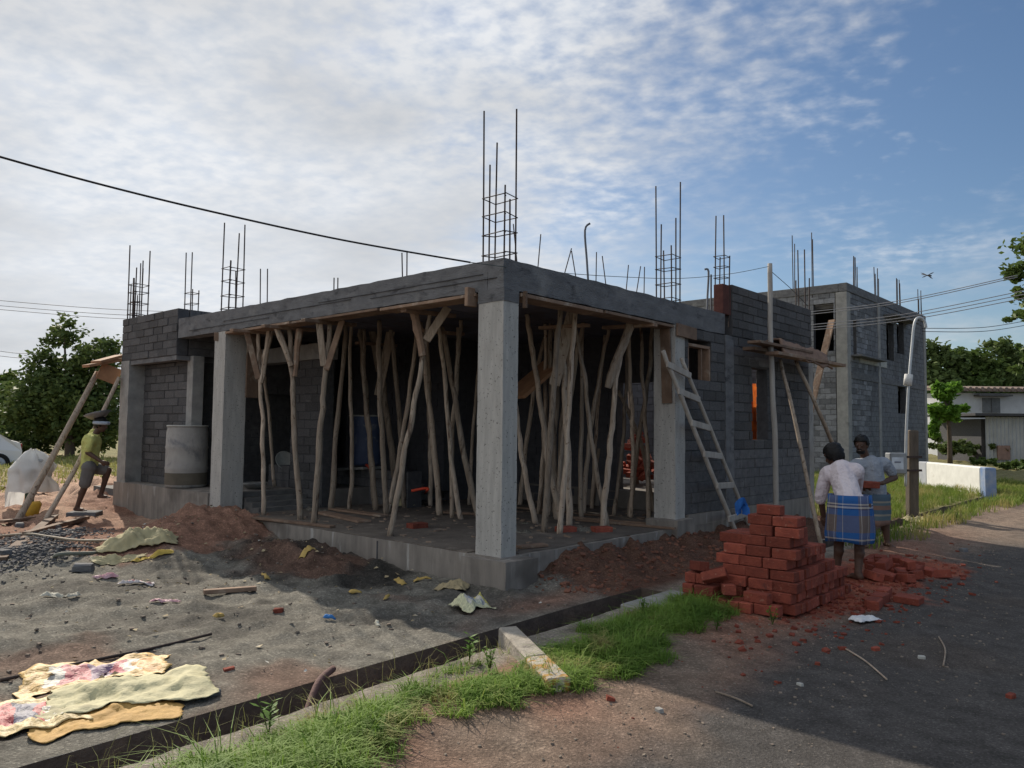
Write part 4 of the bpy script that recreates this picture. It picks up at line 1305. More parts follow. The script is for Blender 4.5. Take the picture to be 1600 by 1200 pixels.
for px, py, sz, m_, lb_ in ((435, 957, .09, BRICK, 'broken brick lump on the sand in front of the plinth'), (358, 1050, .07, BRICK, 'small dark brick lump on the sand right of the sacks'), (48, 1024, .08, BRICK, 'brown brick lump on the sand at the left edge'), (335, 1086, .07, CONC_DK, 'grey stone lump on the sand near the drain'), (82, 830, .2, CONC_DK, 'dark concrete block lying between pole feet and gravel'), (30, 825, .18, CONC_DK, 'concrete block at the foot of the thick slanting pole'), (130, 893, .2, CONC_DK, 'dark block lying beside the gravel heap and hose'), (5, 868, .16, CONC_DK, 'dark block cut off by the left edge of the picture'), (1505, 862, .11, CONC_DK, 'dark stone on the road edge beyond the bricks'), (1030, 1112, .05, CONC, 'small pale stone on the dirt by the road'), (1440, 1029, .05, WHITEP, 'small white stone on the asphalt'), (1250, 1071, .04, WHITEP, 'white bottle cap sized stone on the road edge'), (1579, 1090, .06, BRICK, 'orange brick chip on the asphalt at right'), (1368, 1016, .06, BRICK, 'brown brick chip on the asphalt below the white bag')):
    p = on(px, py)
    r_ = sz / 2
    mb = MB().box(-r_, r_, -r_ * .7, r_ * .6, -.01, r_ * .85, r_ * .16)
    mb.v = [v + Vector((noise.noise(v * 40), noise.noise(v * 40 + Vector((5, 0, 0))), noise.noise(v * 40 + Vector((0, 5, 0))))) * r_ * .22 for v in mb.v]
    tag(obj('stone', mb.mesh('stone', m_), None, p, (0, 0, rnd.uniform(0, 3))), lb_, 'stone')
for a, b, w_, h_, lb_ in (((0, 878), (95, 800), .12, .04, 'long brown plank on the ground beneath the slanting poles'), ((40, 838), (135, 812), .1, .06, 'dark timber from the pole feet towards the step'), ((0, 762), (75, 770), .14, .05, 'dark timber under the wrapped post at far left'), ((0, 790), (40, 782), .2, .05, 'reddish board stacked left of the wrapped post'), ((0, 818), (50, 812), .12, .04, 'pale board at the left edge beside the thick pole'), ((318, 930), (400, 924), .07, .04, 'dark stick of timber on the wet sand'), ((1400, 938), (1440, 945), .2, .06, 'broken brick slab at the edge of the red dust')):
    board('ground_plank', on(*a, .03), on(*b, .03), w_, h_, lb_, 'plank', 'planks on the ground', BRICK if 'brick' in lb_ or 'reddish' in lb_ else PLANK)
lit = MB()
for k in range(420):
    X_, s_ = rnd.uniform(-5.2, -.1), rnd.uniform(-1.0, 9.5)
    if rnd.random() < .35:
        X_, s_ = rnd.gauss(-1.2, .8), rnd.gauss(3.6, 1.4)
        X_ = min(X_, -.1)
    p = W(X_, s_, gheight(X_, s_) + .012)
    a = rnd.uniform(0, 6.28)
    L_ = rnd.uniform(.012, .06)
    d_ = Vector((math.cos(a), math.sin(a), rnd.uniform(-.1, .3)))
    n_ = Vector((-math.sin(a), math.cos(a), rnd.uniform(-.3, .3))) * rnd.uniform(.15, .5)
    lit.add([p, p + (d_ * .5 + n_) * L_ + Vector((0, 0, .012)), p + d_ * L_, p + (d_ * .5 - n_) * L_], [(0, 1, 2, 3)])
tag(lit.build('litter', mat('litter_bits', (.50, .42, .26), (.26, .19, .11), 1.2, .85, 0, c3=(.55, .55, .52), s3=.9, t3=(.55, .6))), 'bits of paper, straw and leaf litter over the site ground', kind='stuff')
HOSE = mat('grey_hose', (.20, .21, .17), (.14, .15, .12), 4, .6, .1)
pts = [on(280, 850, .05), on(235, 868, .04), on(170, 880, .03), on(105, 884, .03), on(86, 877, .03), on(95, 870, .03), on(150, 868, .03), on(215, 860, .03), on(262, 846, .05)]
tag(MB().tube(smooth_path(pts, 9), .022, 8).build('hose', HOSE, smooth=True), 'grey green hose looped in front of the cream sack', 'hose')
pts = [on(-20, 843, .03), on(40, 838, .03), on(75, 842, .03), on(120, 848, .03), on(178, 848, .03), on(200, 846, .03)]
tag(MB().tube(smooth_path(pts, 9), .016, 8).build('hose', mat('brown_hose', (.3, .25, .18), None, 4, .6, 0), smooth=True), 'thin brown hose running along the gravel at left', 'hose')
pts = [on(0, 1066, .012), on(120, 1040, .012), on(240, 1015, .012), on(330, 993, .012)]
tag(MB().tube(smooth_path(pts, 9), .012, 6).build('rod', REBAR, smooth=True), 'long thin steel rod lying across the grey sand', 'rod')
pts = [on(478, 1103, -.05), on(497, 1080, .05), on(520, 1060, .06)]
tag(MB().tube(smooth_path(pts, 5), .022, 8).build('pipe', mat('brown_pipe', (.16, .09, .08), None, 5), smooth=True), 'short brown pipe stuck slanting in the drain', 'pipe')
for (a, b, c_, lb_) in (((1118, 1083), (1150, 1095), (1176, 1106), 'broken twig on the road edge left of centre'), ((1320, 1015), (1352, 1036), (1386, 1064), 'long thin twig on the asphalt'), ((1467, 997), (1477, 1018), (1474, 1043), 'pale curved twig on the asphalt at right')):
    tag(MB().tube(smooth_path([on(*a, .01), on(*b, .015), on(*c_, .01)], 6), .006, 5).build('twig', POLE, smooth=True), lb_, 'twig')

crumple('cement_sack', G(626, 792, ZP + .015), .42, .26, .3, 'small cream sack bundled on the porch floor beside the orange hose', CLOTHY, .16, 41, fold=.1, follow=False)
# ------------------------------------------------------------------ painted kerb stone in the grass
ka, kb = on(800, 1008), on(868, 1075)
ks = thing('kerb_stone', 'toppled concrete kerb stone with yellow painted end lying in the grass', 'kerb stone', (ka + kb) / 2)
dv_ = (kb - ka)
dv_.z = 0
def kerb(t0, t1, m, nm):
    a, b = ka + dv_ * t0, ka + dv_ * t1
    a.z = b.z = .045
    mb = MB().bar(a, b, .15, .15, ch=.012)
    mb.v = [v + Vector((noise.noise(v * 14), noise.noise(v * 14 + Vector((4, 0, 0))), noise.noise(v * 14 + Vector((0, 4, 0))))) * .008 for v in mb.v]
    return mb.build(nm, m, ks)
kerb(-.12, .60, mat('kerb_concrete', (.42, .38, .32), (.28, .25, .21), 8, .92, .7, 40, c3=(.18, .16, .14), s3=6, t3=(.56, .68)), 'body')
kerb(.60, 1.06, mat('kerb_yellow', (.48, .27, .06), (.36, .2, .06), 9, .85, .5, 40, c3=(.42, .38, .32), s3=9, t3=(.46, .54)), 'painted_end')
cs = MB()
for a, b, s0, s1 in ((.05, .92, -1.72, -1.40),):
    cs.box(a, b, s0, s1, -.05, .06, .012)
cs.v = [W(v.x, v.y, v.z) for v in cs.v]
tag(cs.build('cover_slab', CONC), 'worn concrete cover slab at the drain edge beside the brick pile', 'slab')

# ------------------------------------------------------------------ culvert parapet, lamp post, meter box
cp = thing('culvert_parapet', 'low white culvert parapet with blue ends beside the far road', 'parapet', Vector((12.3, 21.6, 0)))
WH = mat('limewash', (.78, .78, .74), (.66, .66, .62), 4, .85, .3, 25, c3=(.5, .47, .4), s3=2, t3=(.62, .78))
BLU = mat('blue_shaded_end', (.13, .22, .42), (.3, .34, .42), 5, .8, .2, 25)  # near end's bluish shade put in as its colour
GRY = mat('grey_paint', (.42, .44, .47), (.34, .36, .4), 5, .85, .2, 25)
pa, pb = Vector((12.5, 23.9, 0)), Vector((12.08, 19.85, 0))
for t0, t1, m_, nm in ((0, .13, GRY, 'end'), (.13, .93, WH, 'body'), (.93, 1.0, BLU, 'end')):
    a, b = pa.lerp(pb, t0), pa.lerp(pb, t1)
    a.z = b.z = .34
    off = Vector((.14, 0, 0))
    MB().bar(a + off, b + off, .27, .84 - (.004 if nm == 'end' else 0), ch=.03 if nm == 'body' else .02).build(nm, m_, cp)
lp = on(1425, 808)
post = thing('lamp_post', 'curved grey street lamp pole strapped to a weathered stub post', 'lamp post', lp)
dl = lp.y
MB().bar(lp - Vector((0, 0, .2)), D(1425, 672, dl), .18, .18, up=Vector((0, 1, 0)), ch=.02).build('stub', mat('stub_post', (.15, .12, .095), (.085, .07, .055), 6, .9, .5, 30, stretch=(2, 2, .4)), post)
sp_ = mat('galvanised', (.52, .54, .55), (.42, .44, .45), 5, .5, .1, 30, metal=.3)
MB().tube(smooth_path([D(1415, 760, dl - .13), D(1416, 680, dl - .13), D(1420, 600, dl - .1), D(1425, 540, dl), D(1429, 505, dl), D(1436, 496, dl), D(1444, 501, dl), D(1447, 512, dl)], 6), .025, 10).build('pole', sp_, post, True)
MB().tube([D(1418, 602, dl - .1), D(1420, 585, dl - .1)], .075, 10).build('collar', mat('white_band', (.7, .7, .68)), post, True)
for yy in (714, 735):
    MB().bar(D(1408, yy, dl - .14), D(1440, yy, dl - .14), .04, .04).build('strap', REBAR, post)
bx0, bx1 = D(1391, 740, dl - .25), D(1417, 708, dl - .25)
mt = thing('meter_box', 'grey metal box with a pale notice fixed beside the lamp post', 'box', bx0)
MB().box(bx0.x, bx1.x, bx0.y, bx0.y + .2, bx0.z, bx1.z, .015).build('case', mat('grey_metal', (.30, .32, .34), None, 4, .6, .1), mt)
MB().box(bx0.x + .03, bx0.x + .25, bx0.y - .008, bx0.y - .003, bx0.z + .08, bx1.z - .08).build('notice', mat('notice_paper', (.62, .68, .76), None, 5, .7, 0), mt)
MB().box(bx0.x + .08, bx0.x + .2, bx0.y - .012, bx0.y - .0085, bx0.z + .2, bx0.z + .23).build('notice_line', mat('notice_ink', (.2, .22, .28), None, 5, .7, 0), mt)

# ------------------------------------------------------------------ far right: house, tin shed; far left: car, wrapped post
hx = thing('tiled_house', 'low white house with tiled eaves behind the tin shed', 'house', D(1545, 690, 55))
y0 = 55
def fz(y, d, x=1540): return D(x, y, d).z
xw0, xw1 = D(1470, 650, y0).x, D(1720, 650, y0).x
MB().box(xw0, xw1, y0, y0 + 8, -.2, 4.55).build('wall', mat('old_white_wall', (.52, .54, .56), (.42, .43, .45), 1.2, .9, .1, 10, c3=(.3, .3, .3), s3=.8, t3=(.6, .8)), hx)
rf = MB().add([(xw0 - .5, y0 - .7, 4.62), (xw1, y0 - .7, 4.62), (xw1, y0 + 4, 5.0), (xw0 - .5, y0 + 4, 5.0), (xw0 - .5, y0 - .7, 4.85), (xw1, y0 - .7, 4.85), (xw1, y0 + 4, 5.2), (xw0 - .5, y0 + 4, 5.2)], [(0, 1, 2, 3), (4, 7, 6, 5), (0, 4, 5, 1), (1, 5, 6, 2), (2, 6, 7, 3), (3, 7, 4, 0)]).build('roof', mat('old_tiles', (.26, .2, .17), (.14, .11, .1), 9, .9, .3), hx)
for k in range(26):
    xx = xw0 - .4 + k * .42
    MB().tube([(xx, y0 - .78, 4.80), (xx, y0 + 3, 5.07)], .14, 8).build('tile_row', mat('old_tiles', (.26, .2, .17)), rf)
wa, wb = D(1535, 645, y0), D(1562, 622, y0)
wi = MB().box(wa.x, wb.x, y0 - .04, y0 + .02, wa.z, wb.z).build('window', mat('shutter_grey', (.16, .17, .18), None, 4), hx)
MB().box((wa.x + wb.x) / 2 - .03, (wa.x + wb.x) / 2 + .03, y0 - .07, y0 - .042, wa.z, wb.z).build('mullion', MORTAR, wi)
MB().box(wa.x - .6, wb.x + .5, y0 - .7, y0 - .01, wb.z + .1, wb.z + .22).build('sunshade', MORTAR, hx)
sx0, sx1, ys = D(1540, 690, 44).x, D(1720, 690, 44).x, 44
sh = thing('tin_shed', 'corrugated metal sheet shed with dark flat roof at the right edge', 'shed', (sx0, ys, 0))
cm = MB()
nn = 120
for i in range(nn + 1):
    x = sx0 + (sx1 - sx0) * i / nn
    yy = ys + .05 * math.sin(i * math.pi / 2)
    cm.v += [Vector((x, yy, -.2)), Vector((x, yy, 2.62))]
cm.f = [(2 * i, 2 * i + 2, 2 * i + 3, 2 * i + 1) for i in range(nn)]
o = cm.build('sheet_wall', mat('zinc_sheet', (.50, .52, .53), (.38, .39, .4), 1.5, .5, .05, 10, metal=.35), sh)
MB().box(sx0, sx1, ys + .4, ys + 5, -.2, 2.5).build('inner_wall', MORTAR, sh)
MB().box(sx0 - .9, sx1, ys - .6, ys + 5, 2.66, 2.8).build('roof', mat('dark_roof', (.07, .07, .075), None, 4), sh)
q = D(1567, 700, 43.9)
MB().box(q.x - .35, q.x + .35, 43.8, 43.9, .2, 1.0).build('patch_panel', mat('rust_panel', (.3, .19, .15), None, 5), sh)

cr = D(32, 738, 25.5)
car = thing('car', 'white car at the left edge, only its rear end in the picture', 'car', cr, rot=(0, 0, .60))
cr = Vector((0, 0, 0))
CARP = mat('white_car_paint', (.74, .76, .78), (.72, .74, .76), 2, .25, 0, spec=.6)
cz = -cr.z - .02
prof = [(-4.1, .35), (-4.15, .62), (-3.95, .78), (-3.0, .93), (-2.75, .98), (-2.15, 1.42), (-1.6, 1.5), (-.95, 1.46), (-.45, 1.16), (-.28, 1.05), (-.05, .98), (.02, .7), (-.02, .35)]
V = []
for (x, z) in prof:
    tw = .86 if z < 1.1 else .86 - (z - 1.1) * .45
    V += [Vector((cr.x + x, cr.y + .85 - tw, cz + z)), Vector((cr.x + x, cr.y + .85 + tw, cz + z))]
n_ = len(prof)
F = [(2 * i, 2 * i + 1, 2 * ((i + 1) % n_) + 1, 2 * ((i + 1) % n_)) for i in range(n_)]
F += [tuple(2 * i for i in range(n_))[::-1], tuple(2 * i + 1 for i in range(n_))]
body = MB().add(V, F).build('body', CARP, car, local=True)
gl = mat('car_glass', (.03, .035, .04), (.02, .02, .025), 2, .1, 0, spec=.7)
MB().add([Vector((cr.x + x, cr.y + .85 - (.86 - (z - 1.1) * .45 if z > 1.1 else .86) - .006, cz + z)) for x, z in ((-2.6, 1.04), (-.62, 1.08), (-1.0, 1.38), (-2.1, 1.37))], [(0, 1, 2, 3)]).build('side_window', gl, body, local=True)
for x in (-.62, -3.2):
    w_ = MB()
    w_.lathe([(.2, -.09), (.3, -.1), (.325, -.06), (.325, .06), (.3, .1), (.2, .09)], 26)
    w_.v = [Vector((cr.x + x + v.x, cr.y + .02 + v.z, cz + .32 + v.y)) for v in w_.v]
    wh_ = w_.build('wheel', mat('tyre', (.02, .02, .02), None, 5, .85, 0), car, True, local=True)
    h_ = MB().lathe([(.02, -.115), (.19, -.10), (.2, -.09)], 20)
    h_.v = [Vector((cr.x + x + v.x, cr.y + .02 + v.z, cz + .32 + v.y)) for v in h_.v]
    h_.build('rim', sp_, wh_, True, local=True)
MB().box(cr.x - .1, cr.x + .012, cr.y + .04, cr.y + .3, cz + .78, cz + .95, .01).build('tail_light', mat('tail_red', (.4, .02, .02), None, 3, .3, 0), car, local=True)

gp = on(45, 800)
wr = thing('wrapped_post', 'green post topped with a box wrapped in clear white plastic, left of the worker', 'post', gp)
MB().bar(gp - Vector((0, 0, .1)), D(48, 735, gp.y), .11, .11, up=Vector((0, 1, 0)), ch=.01).build('post', mat('green_post', (.05, .10, .07), None, 5), wr)
c_ = D(51, 735, gp.y)
MB().box(c_.x - .2, c_.x + .22, c_.y - .1, c_.y + .15, c_.z - .15, c_.z + .2, .02).build('box', mat('grey_box', (.45, .46, .47), None, 4), wr)
pm = MB()
nU, nV = 36, 16
for j in range(nV):
    v = j / (nV - 1)
    for i in range(nU):
        a = 2 * math.pi * i / nU
        rr = (.05 + .30 * min(1, v * 2.2) ** .6) * (1 + .34 * fbm(math.cos(a) * 1.6, math.sin(a) * 1.6, v * 2.4, 4, 1.4))
        dz = .36 - .72 * v - (.24 if math.cos(a) < -.75 and v > .7 else 0) * (v - .7) * 3.5
        pm.v.append(c_ + Vector((rr * math.cos(a), rr * .7 * math.sin(a), dz + .04 * fbm(a * 2, v * 3, 1, 2, 1))))
pm.f = [(j * nU + i, j * nU + (i + 1) % nU, (j + 1) * nU + (i + 1) % nU, (j + 1) * nU + i) for j in range(nV - 1) for i in range(nU)] + [tuple(range(nU))]
PLAS = mat('clear_plastic', (.78, .79, .78), (.68, .69, .68), 5, .35, .5, 12, spec=.6, trans=.45)
pm.build('plastic_wrap', PLAS, wr, True)
yb = on(42, 806)
yo = MB().ellipsoid(yb + Vector((.06, 0, .1)), .16, .12, .15)
yo.v = [v + Vector((1, 1, 1)) * .05 * noise.noise(v * 9) for v in yo.v]
tag(yo.build('yellow_bag', mat('yellow_plastic', (.6, .36, .04), (.45, .25, .03), 7, .6, .4, 20), smooth=True), 'yellow bag at the foot of the wrapped post', 'bag')

# ------------------------------------------------------------------ cables
def cable(pts, r, label, m=None, n=10):
    tag(MB().tube(smooth_path(pts, n), r, 6).build('cable', m or mat('black_cable', (.03, .03, .035), None, 5, .7, 0), smooth=True), label, 'cable')


cable([D(-260, 168, 5.2), D(0, 245, 5.6), D(180, 294, 6.0), D(350, 335, 6.4), D(540, 376, 6.9), D(735, 410, 7.4)], .0085, 'thick black twisted cable sagging across the sky to the house corner')
cable([D(735, 410, 7.4), D(850, 424, 8.6), D(960, 432, 9.9), D(1060, 435, 10.8), D(1140, 428, 11.4), D(1203, 416, 11.9)], .004, 'thin greenish wire from the house corner to the tall pole', mat('green_wire', (.08, .11, .11), None, 5, .6, 0))
cable([D(1205, 424, 11.95), D(1240, 455, 13.4), D(1262, 478, 14.3)], .005, 'short wire from the tall pole down to the right wall')
for k, (a, b, lb_) in enumerate((((1240, 490), (1590, 430), 'highest overhead wire crossing the block building'), ((1240, 494), (1590, 433), 'second overhead wire just under the highest one'), ((1240, 510), (1610, 452), 'third overhead wire crossing the block building'), ((1240, 514), (1610, 458), 'fourth overhead wire crossing the block building'), ((1240, 518), (1620, 462), 'lowest overhead wire crossing the block building'), ((1440, 518), (1620, 505), 'dark service wire right of the block building'), ((1440, 513), (1620, 498), 'thin service wire above the dark one at right'))):
    a, b = D(*a, 19.5), D(*b, 16 if k < 5 else 24)
    mid = a.lerp(b, .5) - Vector((0, 0, .12))
    cable([a, mid, b], .0085, lb_, mat('light_wire', (.3, .3, .32), None, 5, .5, 0) if k < 5 else None)
for k, (a, b) in enumerate((((-30, 467), (330, 489)), ((-30, 475), (330, 497)), ((-30, 481), (330, 503)), ((-30, 544), (80, 552)), ((-30, 552), (80, 558)))):
    a, b = D(*a, 30), D(*b, 34)
    cable([a, a.lerp(b, .5) - Vector((0, 0, .1)), b], .011, f'{ORD[k]} from the top of the thin wires in the sky at left', mat('far_wire', (.2, .2, .22), None, 5, .6, 0))

# ------------------------------------------------------------------ people
SKIN = mat('brown_skin', (.105, .058, .04), (.085, .046, .032), 12, .55, .1, 80)
HAIR = mat('black_hair', (.012, .011, .011), (.006, .006, .006), 30, .5, .6, 60)
EYEW = mat('eye_white', (.4, .37, .34), None, 4, .4, 0)


def remesh(o, vox, sm=6):
    r = o.modifiers.new('r', 'REMESH')
    r.mode = 'VOXEL'
    r.voxel_size = vox
    r.use_smooth_shade = True
    s = o.modifiers.new('s', 'SMOOTH')
    s.factor, s.iterations = .5, sm
    return o


def hand(mb, wrist, d, nrm, curl=.6, flip=1):
    d, nrm = d.normalized(), nrm.normalized()
    side = d.cross(nrm).normalized() * flip
    nrm = side.cross(d).normalized() * flip
    k = wrist + d * .045
    mb.capsule(wrist, .026, k, .03)
    for i, (o_, l_) in enumerate(((-.028, .032), (-.0095, .038), (.0095, .036), (.028, .028))):
        b = wrist + d * .082 + side * o_
        mb.capsule(k + side * o_ * .7, .014, b, .0115)
        e = b + (d * math.cos(curl) + nrm * math.sin(curl)) * l_
        f = e + (d * math.cos(curl * 2) + nrm * math.sin(curl * 2)) * l_ * .85
        mb.capsule(b, .0105, e, .0095)
        mb.capsule(e, .0095, f, .008)
    t = wrist + d * .02 - side * .028
    t2 = t + (d * .7 - side * .6 + nrm * .3).normalized() * .04
    mb.capsule(t, .014, t2, .011)
    mb.capsule(t2, .011, t2 + (d * .9 + nrm * .4).normalized() * .03, .009)


def limb(mb, pts, rad, grow=0):
    for a, b, ra, rb in zip(pts, pts[1:], rad, rad[1:]):
        mb.capsule(a, ra + grow, b, rb + grow)


def head(mb, c, fwd, up=Vector((0, 0, 1))):
    fwd = fwd.normalized()
    side = fwd.cross(up).normalized()
    up = side.cross(fwd)
    m = Matrix((fwd, side, up)).transposed()
    mb.ellipsoid(c + up * .02, .098, .076, .098, m)
    mb.ellipsoid(c + fwd * .025 - up * .045, .066, .056, .066, m)
    mb.ellipsoid(c + fwd * .052 - up * .088, .03, .032, .024, m)
    mb.capsule(c + fwd * .092 + up * .012, .010, c + fwd * .112 - up * .028, .015)
    for q in (-1, 1):
        mb.ellipsoid(c + side * .078 * q - up * .005, .022, .012, .032, m)
        mb.ellipsoid(c + fwd * .088 + side * .03 * q + up * .03, .012, .022, .008, m)
    mb.capsule(c + fwd * .086 - up * .056 - side * .02, .011, c + fwd * .086 - up * .056 + side * .02, .011)
    return m, side, up


def hair_cap(c, m, parent, low=-.01, full=False):
    hb = MB()
    fwd, up = m.col[0], m.col[2]
    hb.ellipsoid(c + up * .035 - fwd * .014, .104, .086, .098, m, 36, 22)
    if full:
        hb.ellipsoid(c + up * .0 - fwd * .03, .09, .086, .105, m, 36, 22)
    hb.v = [v + (v - c).normalized() * (.014 * noise.noise(v * 38) + .010 * noise.noise(v * 90)) for v in hb.v]
    # keep the face free
    keep = []
    for q in hb.f:
        ctr = sum((hb.v[i] for i in q), Vector()) / len(q) - c
        if ctr.dot(fwd) > .04 and ctr.dot(up) < .058:
            continue
        if ctr.dot(up) < low and ctr.dot(fwd) > -.02:
            continue
        keep.append(q)
    hb.f = keep
    o = hb.build('hair', HAIR, parent, True)
    o.modifiers.new('s', 'SOLIDIFY').thickness = .012
    return o


def cloth_tube(name, rings, m, parent, folds=9, amp=.012, seed=0, nseg=48):
    """rings: (centre, radius along a, radius along b, a vector); lofted skirt-like cloth with folds that deepen downwards"""
    mb = MB()
    n = len(rings)
    for j, (c, ra, rb, av) in enumerate(rings):
        av = Vector((av.x, av.y, 0)).normalized()
        bv = Vector((-av.y, av.x, 0))
        t = j / (n - 1)
        for i in range(nseg):
            a = 2 * math.pi * i / nseg
            k = 1 + (amp * (.3 + t) / .16) * (math.sin(folds * a + seed + 2 * t) * .6 + fbm(math.cos(a) * 2, math.sin(a) * 2, t * 2 + seed, 3, 1.2))
            p = c + av * ra * k * math.cos(a) + bv * rb * k * math.sin(a)
            if j == n - 1:
                p.z += .012 * math.sin(3 * a + seed)
            mb.v.append(p)
    mb.f = [(j * nseg + i, j * nseg + (i + 1) % nseg, (j + 1) * nseg + (i + 1) % nseg, (j + 1) * nseg + i) for j in range(n - 1) for i in range(nseg)]
    off = parent.location
    me = mb.mesh(name, m, True, off)
    uv = me.uv_layers.new(name='UVMap')
    for poly in me.polygons:
        for li in poly.loop_indices:
            j, i = divmod(me.loops[li].vertex_index, nseg)
            u = i / nseg
            if poly.index % nseg == nseg - 1 and i == 0:
                u = 1
            uv.data[li].uv = (u, 1 - j / (n - 1))
    o = obj(name, me, parent)
    o.modifiers.new('s', 'SOLIDIFY').thickness = .006
    return o


def plaid(name, vstops, hstops, rep=3.0, mixf=.5):
    m = bpy.data.materials.new(name)
    m.use_nodes = True
    n, l = m.node_tree.nodes, m.node_tree.links
    b = n['Principled BSDF']
    b.inputs['Roughness'].default_value = .9
    b.inputs['Specular IOR Level'].default_value = .1
    tc = N(n, 'ShaderNodeTexCoord')
    sp = N(n, 'ShaderNodeSeparateXYZ')
    l.new(tc.outputs['UV'], sp.inputs[0])
    mu = N(n, 'ShaderNodeMath', operation='MULTIPLY', n_1=rep)
    l.new(sp.outputs[0], mu.inputs[0])
    fr = N(n, 'ShaderNodeMath', operation='FRACT')
    l.new(mu.outputs[0], fr.inputs[0])
    r1, r2 = ramp(n, vstops, 'CONSTANT'), ramp(n, hstops, 'CONSTANT')
    l.new(fr.outputs[0], r1.inputs[0])
    l.new(sp.outputs[1], r2.inputs[0])
    mx = N(n, 'ShaderNodeMix', data_type='RGBA')
    mx.inputs['Factor'].default_value = mixf
    l.new(r1.outputs[0], mx.inputs['A'])
    l.new(r2.outputs[0], mx.inputs['B'])
    l.new(mx.outputs['Result'], b.inputs['Base Color'])
    no = N(n, 'ShaderNodeTexNoise', i_Scale=14.0, i_Detail=4.0)
    l.new(tc.outputs['Object'], no.inputs['Vector'])
    bp = N(n, 'ShaderNodeBump', i_Strength=.5, i_Distance=.02)
    l.new(no.outputs[0], bp.inputs['Height'])
    l.new(bp.outputs[0], b.inputs['Normal'])
    return m


def foot(mb, ankle, fwd, gzv):
    fwd = Vector((fwd.x, fwd.y, 0)).normalized()
    a = Vector((ankle.x, ankle.y, gzv + .06))
    mb.capsule(ankle, .04, a, .04)
    mb.capsule(a - fwd * .035 - Vector((0, 0, .022)), .036, a + fwd * .10 - Vector((0, 0, .032)), .03)
    s = fwd.cross(Vector((0, 0, 1)))
    for i in range(5):
        q = a + fwd * .12 + s * (i - 2) * .018 - Vector((0, 0, .042))
        mb.capsule(q, .014, q + fwd * (.035 - .004 * abs(i - 1)), .011)


